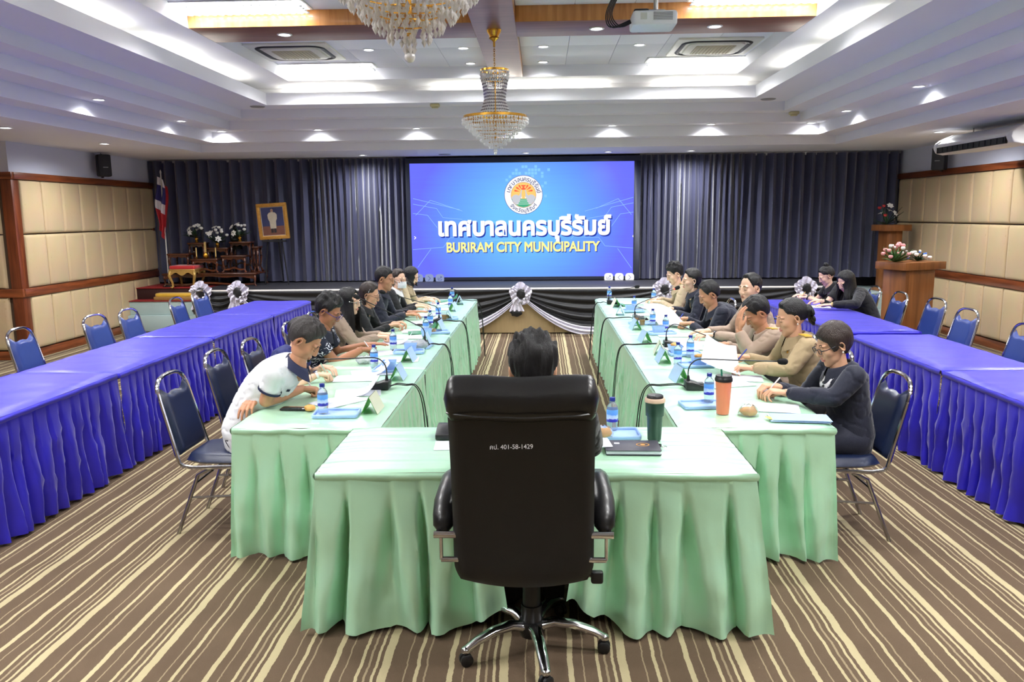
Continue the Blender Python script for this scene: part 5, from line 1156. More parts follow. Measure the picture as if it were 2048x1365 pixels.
def headsdf(P, fem):
    j = .93 if fem else 1.0
    d = sde(P, (0, -.014, .024), (.0725, .092, .092))
    d = smin(d, sde(P, (0, .026, -.03), (.058*j, .062, .083)), .02)
    d = smin(d, sde(P, (0, .022, -.068), (.052*j, .054, .042)), .02)
    d = smin(d, sde(P, (0, .066, -.098), (.020*j, .018, .016)), .022)
    for s in (-1, 1):
        d = smin(d, sde(P, (s*.036, .056, -.022), (.024, .026, .026)), .015)
        d = smin(d, sde(P, (s*.030, .074, .024), (.026, .014, .008 if not fem else .006)), .012)
        e = sde(P, (s*.031, .099, .004), (.019, .017, .012)); h = np.clip(.5-.5*(d+e)/.01, 0, 1); d = d*(1-h)-e*h+.01*h*(1-h)
        d = smin(d, sde(P, (s*.031, .0735, .003), (.015, .0135, .0115)), .004)
        d = smin(d, sde(P, (s*.013, .089, -.030), (.008, .009, .007)), .006)
    for q in range(6):
        t = q/5; d = smin(d, sde(P, (0, .084+.0155*t, .014-.042*t), (.008+.006*t, .009+.001*t, .010)), .009)
    d = smin(d, sde(P, (0, .0865, -.0565), (.021, .009, .0055)), .005); d = smin(d, sde(P, (0, .085, -.068), (.018, .0095, .0065)), .005)
    return d
NU, NVH = 112, 92
def headgrid(fem):
    u = np.arange(NU)/NU*2*PI; u = u-.28*np.sin(2*(u-PI/2))*0-.0
    # denser towards the face (+y is azimuth pi/2)
    az = u+.33*np.cos(u) ; v = np.linspace(.012, PI-.012, NVH)
    A, V = np.meshgrid(az, v)
    D = np.stack([np.cos(A)*np.sin(V), np.sin(A)*np.sin(V), np.cos(V)], -1); O = np.array([0, .012, -.008])
    T = np.linspace(.03, .17, 90); best = np.full(A.shape, .05); prev = None
    for t in T:
        f = headsdf(O+D*t, fem)
        if prev is not None:
            m = (prev < 0) & (f >= 0); best = np.where(m, t-(T[1]-T[0])*f/(f-prev+1e-12), best)
        prev = f
    return D, best, O
HGRID = {f: headgrid(f) for f in (0, 1)}
def grid_faces(nu, nv): return [(j*nu+i, (j+1)*nu+i, (j+1)*nu+(i+1) % nu, j*nu+(i+1) % nu) for j in range(nv-1) for i in range(nu)]
GF = grid_faces(NU, NVH)
def headmesh(fem, ears=True):
    D, R, O = HGRID[fem]; P = (O+D*R[..., None]).reshape(-1, 3); mb = MB(); mb.V = [tuple(p) for p in P]; mb.F = list(GF)
    C = np.array([P[list(f)].mean(0) for f in GF]); I = np.zeros(len(GF), int); x, y, z = np.abs(C[:, 0]), C[:, 1], C[:, 2]
    I[(y > .07) & (x < .021*(1-.5*np.abs(z+.062)/.012)) & (np.abs(z+.062) < .0105)] = 1
    n0 = len(mb.V); top, bot = list(range(NU)), [(NVH-1)*NU+k for k in range(NU)]; mb.F += [tuple(top[::-1])[::-1], tuple(bot[::-1])]; mb.I = list(I)+[0, 0]
    def onface(px, pz, up):
        d = (P[:, 0]-px)**2+(P[:, 2]-pz)**2+(P[:, 1] < .03)*1.0; k = np.argsort(d)[:5]; return Vector((px, float(P[k, 1].max())+up, pz))
    for s in (-1, 1):
        br = [onface(s*(.013+.039*q), .0262+.0048*math.sin(PI*min(1, q*1.12))-.0035*max(0, q-.6)/.4, .0002) for q in [k/9 for k in range(10)]]; w_ = .0030 if not fem else .0021
        mb.tube(br, [w_*.6, w_, w_, w_, w_, w_*.95, w_*.85, w_*.7, w_*.5, w_*.2], 6, mi=2)
        la = [onface(s*(.018+.027*q), -.0005-.0045*math.sin(PI*q), .0004) for q in [k/7 for k in range(8)]]; mb.tube(la, [.0006, .0011, .0013, .0014, .0014, .0013, .0011, .0006], 5, mi=2)
    for s in ((-1, 1) if ears else ()):   # ears
        m = TR(s*.0715, -.012, -.006) @ Matrix.Rotation(-.18, 4, 'X') @ Matrix.Rotation(s*.22, 4, 'Z') @ Matrix.Scale(.88, 4)
        mb.add([(s*(.007+.010*r+.004*math.sin(a)), .020*r*math.cos(a)*(1-.25*(math.sin(a) < 0)), .032*r*math.sin(a)) for r in (.25, .6, .85, 1.0, .9) for a in [2*PI*k/16 for k in range(16)]][:0] or
               [(s*x, .020*r*math.cos(a)*(1 if math.sin(a) > 0 else .75), .032*r*math.sin(a)) for (r, x) in ((.3, .004), (.6, .006), (.8, .015), (.95, .016), (1.0, .010), (.9, .0), (.6, -.006)) for a in [2*PI*k/16 for k in range(16)]],
               [(i*16+k, i*16+(k+1) % 16, (i+1)*16+(k+1) % 16, (i+1)*16+k) for i in range(6) for k in range(16)]+[tuple(range(16))], 0, m)
    return mb.mesh('head', [SK['mid'], LIPT, LASH], angle=180)
HEADS = {0: headmesh(0), 1: headmesh(1), 2: headmesh(1, False)}
def remesh(mb, voxel, it=4):
    me = mb.mesh('tmp', [], smooth=False) if False else None
    me = bpy.data.meshes.new('tmp'); me.from_pydata(mb.V, [], mb.F); ob = bpy.data.objects.new('tmp', me); COL.objects.link(ob)
    r = ob.modifiers.new('r', 'REMESH'); r.mode = 'VOXEL'; r.voxel_size = voxel
    if it: s = ob.modifiers.new('s', 'SMOOTH'); s.factor = .5; s.iterations = it
    bpy.context.view_layer.update(); out = bpy.data.meshes.new_from_object(ob.evaluated_get(bpy.context.evaluated_depsgraph_get()))
    bpy.data.objects.remove(ob); bpy.data.meshes.remove(me)
    out.polygons.foreach_set('use_smooth', [True]*len(out.polygons)); return out
def limb(mb, P, R, n=14):
    P = [Vector(p) for p in P]
    for i in range(len(P)-1):
        a, b = P[i], P[i+1]; k = max(2, int((b-a).length/.03)); mb.tube([a.lerp(b, q/k) for q in range(k+1)], [R[i]+(R[i+1]-R[i])*q/k for q in range(k+1)], n)
    for p, r in zip(P, R): mb.ball(p, r, 12, 8)
def handmesh(pose):
    mb = MB(); c = {'relaxed': ((18, 28, 18), 0), 'flat': ((4, 8, 6), 0), 'grip': ((58, 70, 40), 1), 'hold': ((40, 42, 25), 1), 'up': ((12, 20, 14), 0)}[pose]
    sp = 1.25 if pose == 'up' else 1.0
    for k, (x, y, L_, r) in enumerate(((-.029, .083, (.042, .026, .021), .0092), (-.0095, .088, (.046, .029, .022), .0094), (.0105, .085, (.043, .026, .021), .009), (.029, .076, (.034, .02, .018), .008))):
        mb.tube([(x*.55, 0, 0), (x*.8, y*.5, .002), (x, y, 0)], [.0145, .0135, .0115], 10)
        p = Vector((x, y, 0)); a = 0; mb.ball(p, r*1.18, 8, 6); dx = x*.25*sp
        for j in range(3):
            a += math.radians(c[0][j]*(1+.12*k if pose != 'up' else 1)); q = p+Vector((dx*L_[j]*8, math.cos(a)*L_[j], -math.sin(a)*L_[j]))
            mb.tube([p, q], [r*(1-.1*j), r*(1-.1*(j+1))], 10); mb.ball(q, r*(1-.1*(j+1)), 8, 6); p = q
    th = [(-.016, .018, -.004), (-.040, .045, -.014), (-.047, .072, -.022), (-.045, .094, -.026)] if not c[1] else [(-.016, .018, -.006), (-.036, .046, -.022), (-.030, .074, -.036), (-.016, .092, -.042)]
    mb.tube(th, [.015, .0125, .0105, .0085], 10); [mb.ball(p, r, 8, 6) for p, r in zip(th, (.015, .0125, .0108, .0086))]
    mb.ball((0, .045, -.003), (.036, .046, .0145), 14, 10); mb.tube([(0, -.035, 0), (0, .02, 0)], [.025, .026], 14, flat=.75)
    return remesh(mb, .0032, 2)
HANDS = {p: handmesh(p) for p in ('relaxed', 'flat', 'grip', 'hold', 'up')}
def hairshell(fem, line, top, side, seed, part=None, rough=.25):
    D, R, O = HGRID[fem]; P = O+D*R[..., None]; xs, zs = zip(*line)
    az = np.degrees(np.abs(np.arctan2(P[..., 0], P[..., 1]))); thr = np.interp(az, xs, zs)
    rng = random.Random(seed); jig = np.array([noise.noise(Vector((k*.9, seed, 0)))*.004 for k in range(NU)])
    m = np.clip((P[..., 2]-thr-jig[None, :])/.016, 0, 1); m = m*m*(3-2*m)
    h = np.clip((P[..., 2]-.0)/.1, 0, 1); th = side+(top-side)*h
    nz = np.array([[noise.noise(Vector((P[j, i, 0]*80, P[j, i, 1]*40, P[j, i, 2]*7+seed))) for i in range(NU)] for j in range(NVH)])
    th = th*(1+rough*1.6*nz)
    if part is not None: th = th-.010*np.exp(-((P[..., 0]-part)/.006)**2)*(P[..., 1] > -.06)
    r = np.where(m > 0, R+th*m-.003*(1-m), R-.006); Q = (O+D*r[..., None]).reshape(-1, 3); mm = m.reshape(-1)
    mb = MB(); F = [f for f in GF if max(mm[list(f)]) > 0]; mb.V = [tuple(p) for p in Q]; mb.F = F+[tuple(range(NU))]; mb.I = [0]*len(mb.F); return mb
LINES = {'short': [(0, .066), (30, .064), (48, .05), (60, .022), (72, .0), (78, .022), (100, .022), (112, -.0), (130, -.045), (180, -.062)],
 'high': [(0, .086), (25, .088), (45, .066), (60, .03), (72, .004), (78, .022), (100, .022), (112, .0), (130, -.045), (180, -.06)],
 'tied': [(0, .08), (35, .072), (58, .036), (80, .028), (100, .0), (125, -.03), (180, -.045)],
 'bob': [(0, .058), (20, .05), (45, .03), (60, -.03), (75, -.03), (90, -.012), (105, -.04), (130, -.07), (180, -.085)],
 'long': [(0, .08), (25, .07), (45, .04), (58, -.04), (75, -.075), (120, -.085), (180, -.09)]}
def locks(fem, Hm, a0, a1, L, seed, spread=.0, n=40, nv=16, back=0, z0=.03, thick=.018):
    D, R, O = HGRID[fem]; P = O+D*R[..., None]; mb = MB()
    def surf(azd, z):
        a = math.radians(azd); best = None; j = np.argmin(np.abs(P[NVH//2, :, 0]*0+np.arctan2(D[NVH//2, :, 0], D[NVH//2, :, 1])-((a+PI) % (2*PI)-PI)))
        k = np.argmin(np.abs(P[:, j, 2]-z)); return Vector(P[k, j])
    base = [(a0+(a1-a0)*i/n) for i in range(n+1)]; S0 = [surf(b, z0) for b in base]; S1 = [surf(b, -.035) for b in base]; ex = [noise.noise(Vector((i*.7, seed, 0)))*.35+noise.noise(Vector((i*2.3, seed, 3)))*.2 for i in range(n+1)]
    cen = Hm @ Vector((0, -.03, 0))
    def lay(off):
        def f(u, v):
            i = round(u*n); w0 = Hm @ (S0[i]*1.0+(S0[i]-Vector((0, 0, S0[i].z))).normalized()*off*.8)
            o1 = (S1[i]-Vector((0, 0, S1[i].z))).normalized(); w1 = Hm @ (S1[i]+o1*(off+.004))
            if v < .3: q = v/.3; p = w0.lerp(w1, q)
            else:
                q = (v-.3)/.7; p = w1+Vector((0, 0, -1))*L*(1+.1*ex[i])*q; dr = (p-cen); dr.z = 0; p += dr.normalized()*(spread*q+.012*math.sin(q*5+i*.5)*q+.02*ex[i]*q) + Vector((0, back*q, 0))
                if off < .005: p += Vector((0, 0, .02*q*q))
            return p
        return f
    A = lay(thick); B = lay(.0); mb.grid(A, n, nv, flip=True); mb.grid(B, n, nv)
    mb.grid(lambda u, v: A(u, 1) if v < .5 else B(u, 1), n, 1); 
    for uu in (0, 1): mb.grid(lambda u, v: A(uu, u) if v < .5 else B(uu, u), nv, 1)
    return mb
def folds(me, amp, seed, f=(8, 8, 13)):
    n = len(me.vertices); co = np.empty(n*3, np.float32); me.vertices.foreach_get('co', co); nr = np.empty(n*3, np.float32); me.vertex_normals.foreach_get('vector', nr); co = co.reshape(-1, 3); nr = nr.reshape(-1, 3)
    d = np.array([noise.noise((c[0]*f[0]+seed, c[1]*f[1], c[2]*f[2])) + .5*noise.noise((c[0]*f[0]*2.1, c[1]*f[1]*2.1+seed, c[2]*f[2]*1.7)) for c in co.tolist()], np.float32)
    d = -np.clip(1-np.abs(d)*6, 0, 1)**1.3*.55+.14*d; me.vertices.foreach_set('co', (co+nr*(d*amp)[:, None]).ravel()); me.update()
def setmat(me, mats):
    if len(me.materials): me.materials.clear()
    for m in (mats if isinstance(mats, (list, tuple)) else [mats]): me.materials.append(m)
def person(lab, x, y, rz, head, pitch=20, yaw=0, fem=0, skin='mid', hair=('short', .02, .008, HB), top=None, sleeve='long', legs=None, hands=(), elb=(None, None), sc=1.0, collar=None, roll=0, extra=None, rough=.25, part=None, lips=None, seed=1, shoe=None, hairfn=None, lat=0, open_=None):
    t = thing('person', lab, 'person', (x, y, 0), rz); W2L = (TR(x, y, 0) @ RZ(rz)).inverted()
    H = W2L @ Vector(head); P0 = Vector((0, 0, .57)); k = sc*(.92 if fem else 1.0); pr = math.radians(pitch)
    N_ = H+Vector((-.2*H.x if False else 0, -.028-.045*math.sin(pr), -.140*k)); X = Vector((1, 0, 0)); tw = Vector((1, lat, 0)).normalized()
    ctrl = P0+Vector((0, .02+.25*(N_.y), .30)) ; ctrl.x = N_.x*.4
    def Q(s): return P0*(1-s)**2+ctrl*2*s*(1-s)+N_*s*s
    prof = [(-.12, .15, .11), (0, .168, .122), (.25, .152, .115), (.5, .16, .12), (.72, .176, .115), (.86, .165, .095), (.94, .115, .08), (1.0, .064, .06)]
    if fem: prof = [(s, a*(.92 if .1 < s < .4 else .93), b*(1.06 if s == .72 else .95)) for s, a, b in prof]
    def torso(mb, inf, s0=-.2, s1=1.1):
        V = []; n = 24; rings = [p for p in prof if s0 <= p[0] <= s1]
        fine = []
        for p, q in zip(rings, rings[1:]):
            for i in range(4): fine.append([p[m]+(q[m]-p[m])*i/4 for m in range(3)])
        fine.append(rings[-1])
        for s, a, b in fine:
            c = Q(max(s, 0))+Vector((0, 0, min(s, 0)*.9)); tg = (Q(min(1, max(s, 0)+.03))-Q(max(0, s-.03))).normalized(); xx = X.lerp(tw, max(0, s)).normalized(); nn = tg.cross(xx).normalized(); xx = nn.cross(tg)
            nn = -nn if nn.y < 0 else nn
            V += [c+xx*(a*k+inf)*math.cos(2*PI*i/n)+nn*(b*k+inf)*math.sin(2*PI*i/n) for i in range(n)]
        m = len(fine); mb.add(V, [(i*n+q, i*n+(q+1) % n, (i+1)*n+(q+1) % n, (i+1)*n+q) for i in range(m-1) for q in range(n)]+[tuple(range(n))[::-1], tuple((m-1)*n+q for q in range(n))])
    def surf(s, x, inf):
        i = 0
        while i < len(prof)-2 and prof[i+1][0] < s: i += 1
        q = (s-prof[i][0])/(prof[i+1][0]-prof[i][0]); a = (prof[i][1]+(prof[i+1][1]-prof[i][1])*q)*k+inf; b = (prof[i][2]+(prof[i+1][2]-prof[i][2])*q)*k+inf
        tg = (Q(min(1, s+.03))-Q(s-.03)).normalized(); xx = X.lerp(tw, s).normalized(); nn = tg.cross(xx).normalized(); xx = nn.cross(tg); nn = -nn if nn.y < 0 else nn
        return Q(s)+xx*x+nn*b*math.sqrt(max(0, 1-(x/a)**2))
    SH = [Q(.86)+tw*(s*.18*k)+Vector((0, 0, .012)) for s in (1, -1)]
    arms = []
    for i, s in enumerate((1, -1)):
        hd = hands[i] if i < len(hands) and hands[i] else None; sh = SH[i]; l1, l2 = .275*k, .25*k
        wr = W2L @ Vector(hd[0]) if hd else sh+Vector((0, .25, -.2))
        if elb[i]: el = W2L @ Vector(elb[i])
        else:
            v = wr-sh; d = min(v.length, (l1+l2)*.985)
            if v.length > (l1+l2)*.985: sh2 = wr-v.normalized()*(l1+l2)*.985; wr = sh+v.normalized()*(l1+l2)*.985
            a = (l1*l1-l2*l2+d*d)/(2*d); h = math.sqrt(max(0, l1*l1-a*a)); u = v.normalized(); pole = Vector((s*.55, -.25, -.8)); pole = (pole-u*pole.dot(u)).normalized(); el = sh+u*a+pole*h
        arms.append((sh, el, wr, hd))
    body = MB(); torso(body, -.012); limb(body, [N_-Vector((0, .0, .05)), N_+Vector((0, .01, .02)), H+Vector((0, -.018, -.045))], [.056*k, .05*k, .05*k])
    for i, s in enumerate((1, -1)):
        sh, el, wr, hd = arms[i]; limb(body, [sh, sh.lerp(el, .5), el, el.lerp(wr, .35), wr], [.05*k, .043*k, .037*k, .039*k, .025*k])
        hp = [Vector((s*.085, .0, .545)), Vector((s*.1, .40, .545)), Vector((s*.1, .42, .1))]; limb(body, hp, [.075, .058, .04])
    me = remesh(body, .0095, 3); bm = bmesh.new(); bm.from_mesh(me); bpy.data.meshes.remove(me)
    Hm = TR(*H) @ RZ(math.radians(yaw)) @ Matrix.Rotation(-pr, 4, 'X') @ Matrix.Rotation(math.radians(roll), 4, 'Y') @ Matrix.Scale(k*1.0 if not fem else k*1.04, 4)
    hm = HEADS[2 if fem and hair[0] == 'long' else fem].copy(); hm.transform(Hm); bm.from_mesh(hm); bpy.data.meshes.remove(hm)
    hmats = []
    for i, s in enumerate((1, -1)):
        sh, el, wr, hd = arms[i]; pose = hd[1] if hd else 'relaxed'; d = (wr-el).normalized()
        if hd and len(hd) > 2 and hd[2]: d = (W2L.to_3x3() @ Vector(hd[2])).normalized()
        up = (W2L.to_3x3() @ Vector(hd[3])) if hd and len(hd) > 3 else Vector((0, 0, 1))
        m = frame(wr, d, up) @ Matrix.Scale(k*1.02, 4); 
        if s < 0: m = m @ Matrix.Scale(-1, 4, (1, 0, 0))
        hmats.append(m); q = HANDS[pose].copy(); q.transform(m)
        if s < 0: q.flip_normals()
        bm.from_mesh(q); bpy.data.meshes.remove(q)
    me = bpy.data.meshes.new('body'); bm.to_mesh(me); bm.free(); setmat(me, [SK[skin], lips or (LIPR if fem else LIPT), LASH]); me.polygons.foreach_set('use_smooth', [True]*len(me.polygons)); link('body', me, t)
    # trousers and shoes
    tb = MB(); torso(tb, .004, -.2, .26)
    for s in (1, -1): limb(tb, [Vector((s*.085, .0, .55)), Vector((s*.1, .41, .55)), Vector((s*.1, .43, .07))], [.092*k, .075, .055])
    me = remesh(tb, .016, 3); setmat(me, legs or TROU); link('trousers', me, t)
    for s in (1, -1):
        sb = MB(); sb.grid(lambda u, v: (s*.1+.045*math.cos(2*PI*u)*(1-.2*abs(v-.5))*math.sin(PI*min(.98, v+.02))**.35, .38+.26*v, max(.0, .035+.035*math.sin(2*PI*u)*(1-.5*v)*math.sin(PI*min(.98, v+.02))**.35)), 14, 12, True); sb.build('shoe', shoe or BLACKP, t, angle=180)
    # top garment
    gb = MB(); torso(gb, .012, -.2, 1.1)
    cut = []
    for i, s in enumerate((1, -1)):
        sh, el, wr, hd = arms[i]
        if sleeve == 'short':
            e = sh.lerp(el, .62); limb(gb, [sh, sh.lerp(el, .3)], [.07*k, .063*k]); gb.tube([sh.lerp(el, .3), e], [.06*k, .063*k], 16)
            cut.append((sh.lerp(el, .55), e+(e-sh)*.02, .0655*k))
        else:
            limb(gb, [sh, sh.lerp(el, .5), el, el.lerp(wr, .4)], [.069*k, .062*k, .054*k, .053*k]); e = el.lerp(wr, .93); gb.tube([el.lerp(wr, .4), el.lerp(wr, .8), e], [.052*k, .044*k, .038*k], 16); cut.append((el.lerp(wr, .78), el.lerp(wr, .94), .041*k))
    me = remesh(gb, .0095, 3); folds(me, .011, seed*3.1); setmat(me, top); G_ = link('jacket' if sleeve == 'long' else 'shirt', me, t)
    if collar:
        cm, kind = collar; cb = MB(); upv = (H-N_).normalized()
        zd = ((N_-Q(.88)).normalized()+upv*1.2).normalized(); fr_ = frame(N_-zd*.012, Vector((0, zd.z, -zd.y)), zd)
        def cf(u, v):
            a = PI/2+.16+u*(2*PI-.32); r = (.062+.004*math.sin(PI*v))*k if v < .4 else (.064+.036*(v-.4)/.6)*k
            z = .04*v/.4 if v < .4 else .04-.042*(v-.4)/.6*(1+.5*(1 if kind == 'wide' else 0)*abs(math.sin(a*.5+PI/4)))
            pt = (1.35 if kind != 'round' else 1.0); rr = r*(1+(.22*max(0, math.sin(a))**3 if v > .4 else 0))
            return fr_ @ Vector((rr*math.cos(a), rr*math.sin(a)*1.05, z-(.014*max(0, math.sin(a))**2*(1 if v > .4 else 0))))
        cb.grid(cf, 36, 8); cb.grid(lambda u, v: cf(u, v)+Vector((0, 0, -.004)), 36, 8, flip=True); cb.build('collar', cm, t, angle=180)
    # hair
    st_, tp, sd, hmat = hair; mb = hairshell(fem, LINES[st_], tp, sd, seed, part, rough); hs = mb.mesh('hair', hmat, angle=180); hs.transform(Hm); hb = link('hair', hs, t)
    ctx = dict(t=t, Hm=Hm, H=H, N=N_, arms=arms, hm=hmats, cut=cut, k=k, Q=Q, tw=tw, W2L=W2L, SH=SH, body=G_, fem=fem, surf=surf)
    for e in (extra or ()): e(ctx)
    return t
TROU = M('black_trousers', S(24, 24, 28), .8, var=.1)
# --- extras
def ex_part(c, name, mb, mat, mt=None, ang=60, label=None):
    me = mb.mesh(name, mat, angle=ang)
    if mt is not None: me.transform(mt)
    return link(name, me, c['t'], label)
def glasses(mat, sz=1.0):
    def f(c):
        mb = MB()
        for s in (-1, 1):
            mb.tube([(s*.033+.0225*sz*math.copysign(abs(math.cos(a))**.75, math.cos(a)), .1, -.001+.0165*sz*math.copysign(abs(math.sin(a))**.75, math.sin(a))) for a in [2*PI*q/18 for q in range(18)]], .0018, 6, closed=True)
            mb.tube([(s*.055, .099, .006), (s*.074, .08, .006), (s*.078, -.005, .008), (s*.077, -.02, -.008)], .0022, 6)
        mb.tube([(-.011, .1, .004), (0, .104, .007), (.011, .1, .004)], .0018, 6); ex_part(c, 'glasses', mb, mat, c['Hm'])
    return f
def cuffs(mat, grow=1.04, name='cuff'):
    def f(c):
        for a, b, r in c['cut']: ex_part(c, name, MB().tube([a, b], [r*grow, r*grow], 18, caps=False), mat)
    return f
def watch(i, mat, dial=True):
    def f(c):
        sh, el, wr, hd = c['arms'][i]; d = (wr-el).normalized(); p = wr-d*.012; m = frame(p, d); r = .0285*c['k']
        ex_part(c, 'watch_strap', MB().lathe([(r, -.008), (r+.003, -.008), (r+.003, .008), (r, .008), (r, -.008)], 22, caps=False, mt=m @ Matrix.Rotation(-PI/2, 4, 'X')), mat)
        if dial: ex_part(c, 'watch_dial', MB().lathe([(0, .006), (.015, .006), (.017, 0)], 18, mt=m @ TR(0, 0, r+.001)), CHROME)
    return f
def pen(i, mat, l=.13, tilt=(-.35, .25, .9)):
    def f(c):
        m = c['hm'][i]; a = m @ Vector((-.032, .088, -.045)); d = m.to_3x3() @ Vector((-.1, -.55, .85)); d.normalize(); ex_part(c, 'pen', MB().tube([a, a+d*.01, a+d*l*.96, a+d*l], [.001, .0042, .0045, .003], 8), mat)
    return f
GOLDS = M('gold_braid', S(226, 176, 58), .5, var=.1); GOLDS2 = M('board_cloth', S(176, 142, 70), .7)
def epaul(c):
    for s, sh in zip((1, -1), c['SH']):
        a = c['N'].lerp(sh, .45)+Vector((0, 0, .035)); b = sh+c['tw']*s*.03+Vector((0, 0, .052)); m = frame(a.lerp(b, .5)+Vector((0, 0, .012)), b-a); L = (b-a).length
        ex_part(c, 'shoulder_board', MB().rbox((0, 0, 0), (.048, L, .008), .006, mt=m), GOLDS2)
        for q in range(4): ex_part(c, 'gold_stripe', MB().box((0, -L*.15+L*.16*q, .005), (.046, .012, .003), mt=m), GOLDS)
def chest(items):
    # curved patches lying on the chest: (x, s, w, h, mat, name)
    def f(c):
        for x, s, w, h, mat, name in items:
            L = h/.42; mb = MB(); mb.grid(lambda u, v: c['surf'](s+(v-.5)*L, x+(u-.5)*w, .0165), 8, 8); mb.grid(lambda u, v: c['surf'](s+(v-.5)*L, x+(u-.5)*w, .010), 8, 8, flip=True)
            ex_part(c, name, mb, mat, None, 80)
    return f
def dots(c):
    for x, s in ((-.03, .74), (0, .68), (-.04, .62), (.01, .58), (-.01, .8)): mb = MB(); mb.grid(lambda u, v: c['surf'](s+.028*v*math.sin(2*PI*u), x+.013*v*math.cos(2*PI*u), .018), 12, 2, True); ex_part(c, 'black_dot', mb, BLACKP, None, 80)
def earring(c):
    for s in (-1, 1): ex_part(c, 'earring', MB().ball((s*.083, -.004, -.038), .0055, 8, 6), M('pearl', S(235, 230, 220), .2), c['Hm'])
def bun(r=.045, p=(0, -.115, .03), mat=None, clip=None):
    def f(c):
        mb = MB(); rng = random.Random(3)
        mb.ball(p, (r, r*.85, r), 16, 12)
        for i, v in enumerate(mb.V): q = noise.noise((v[0]*60, v[1]*25, v[2]*60))*.012; mb.V[i] = (v[0]+q, v[1]+q, v[2]+q)
        ex_part(c, 'hair_bun', mb, mat or HB, c['Hm'], 180)
        if clip:
            cb = MB()
            for k in range(7): a = 2*PI*k/7; cb.ball((p[0]+.038*math.cos(a), p[1]-.02, p[2]-.03+.05*math.sin(a)), (.03, .012, .026), 8, 6)
            ex_part(c, 'hair_bow', cb, M('black_lace', S(14, 14, 16), .7), c['Hm'], 180)
    return f
def longhair(a0=55, a1=305, L=.24, mat=None, seed=1, spread=.02, z0=.03, thick=.018):
    def f(c): ex_part(c, 'long_hair', locks(c['fem'], c['Hm'], a0, a1, L, seed, spread, z0=z0, thick=thick), mat or HB, None, 180)
    return f
def mask(c):
    D, R, O = HGRID[1]
    def f(u, v):
        x = (u-.5)*.125; z = -.012-.082*v; a = abs(u-.5)*2; y = .118-.055*a**2.2-.02*max(0, v-.55)-.012*(1-v)*a
        return (x, y-(.004 if .1 < v < .9 else 0)*0+.006*math.sin(PI*v)*(1-a), z)
    mb = MB(); mb.grid(f, 20, 12); mb.grid(lambda u, v: tuple(Vector(f(u, v))-Vector((0, .003, 0))), 20, 12, flip=True)
    for s in (-1, 1): mb.tube([(s*.06, .066, -.025), (s*.075, .01, -.005), (s*.078, -.015, .01)], .0012, 5); mb.tube([(s*.055, .06, -.085), (s*.074, .01, -.035), (s*.078, -.015, .0)], .0012, 5)
    ex_part(c, 'face_mask', mb, M('mask_white', S(226, 228, 234), .75), c['Hm'], 60)
# --- fabrics
POLO = M('white_pique', S(222, 224, 230), .8, var=.03, bump=.15, bscale=260); NAVYC = M('navy_cloth', S(19, 23, 42), .75, var=.1, scale=20, bump=.15, bscale=200, sheen=.2); BLKC = M('black_cloth', S(20, 20, 24), .8, var=.1, scale=20, sheen=.2); KH = M('khaki_cloth', S(160, 140, 108), .75, var=.05, bump=.12, bscale=220); KH2 = M('taupe_cloth', S(158, 138, 122), .72, var=.05, bump=.12, bscale=220); BEI = M('beige_cloth', S(186, 166, 138), .75, var=.05, bump=.12, bscale=220); BLUC = M('dark_blue_cloth', S(24, 34, 92), .75, var=.08)
def floral():
    m = M('floral_cloth', S(20, 24, 46), .75); N, L, b = nodes(m); tc = N.new('ShaderNodeTexCoord')
    v = N.new('ShaderNodeTexVoronoi'); v.feature = 'F1'; v.inputs['Scale'].default_value = 11; w = N.new('ShaderNodeTexWave'); w.wave_type = 'RINGS'; w.inputs['Scale'].default_value = 9; w.inputs['Distortion'].default_value = 14; w.inputs['Detail Scale'].default_value = 2.2
    L.new(tc.outputs['Object'], v.inputs['Vector']); L.new(tc.outputs['Object'], w.inputs['Vector'])
    r1 = N.new('ShaderNodeValToRGB'); r1.color_ramp.elements[0].position = .76; r1.color_ramp.elements[1].position = .82; L.new(w.outputs['Fac'], r1.inputs[0])
    r2 = N.new('ShaderNodeValToRGB'); r2.color_ramp.elements[0].position = .42; r2.color_ramp.elements[0].color = (1, 1, 1, 1); r2.color_ramp.elements[1].position = .5; r2.color_ramp.elements[1].color = (0, 0, 0, 1); L.new(v.outputs['Distance'], r2.inputs[0])
    mu = N.new('ShaderNodeMath'); mu.operation = 'MULTIPLY'; L.new(r1.outputs[0], mu.inputs[0]); L.new(r2.outputs[0], mu.inputs[1])
    mx = N.new('ShaderNodeMix'); mx.data_type = 'RGBA'; mx.inputs[6].default_value = S(20, 24, 46); mx.inputs[7].default_value = S(220, 222, 230); L.new(mu.outputs[0], mx.inputs[0]); L.new(mx.outputs[2], b.inputs['Base Color']); return m
FLOR = floral(); NB2 = M('navy_trim', S(26, 32, 66), .7); WPEN = M('white_pen', S(226, 226, 230), .4); BPEN = M('blue_pen', S(50, 70, 170), .4); GRIM = M('dark_rim', S(24, 26, 44), .3); TSH = M('white_dots_shirt', S(232, 232, 236), .7); ORNG = M('orange_badge', S(226, 130, 50), .5); GOLDC = M('gold_ribbon', S(196, 170, 110), .5); RIB = M('ribbon_bar', S(196, 176, 150), .5, var=.6, scale=80)
SHW = .805   # wrist height on the table
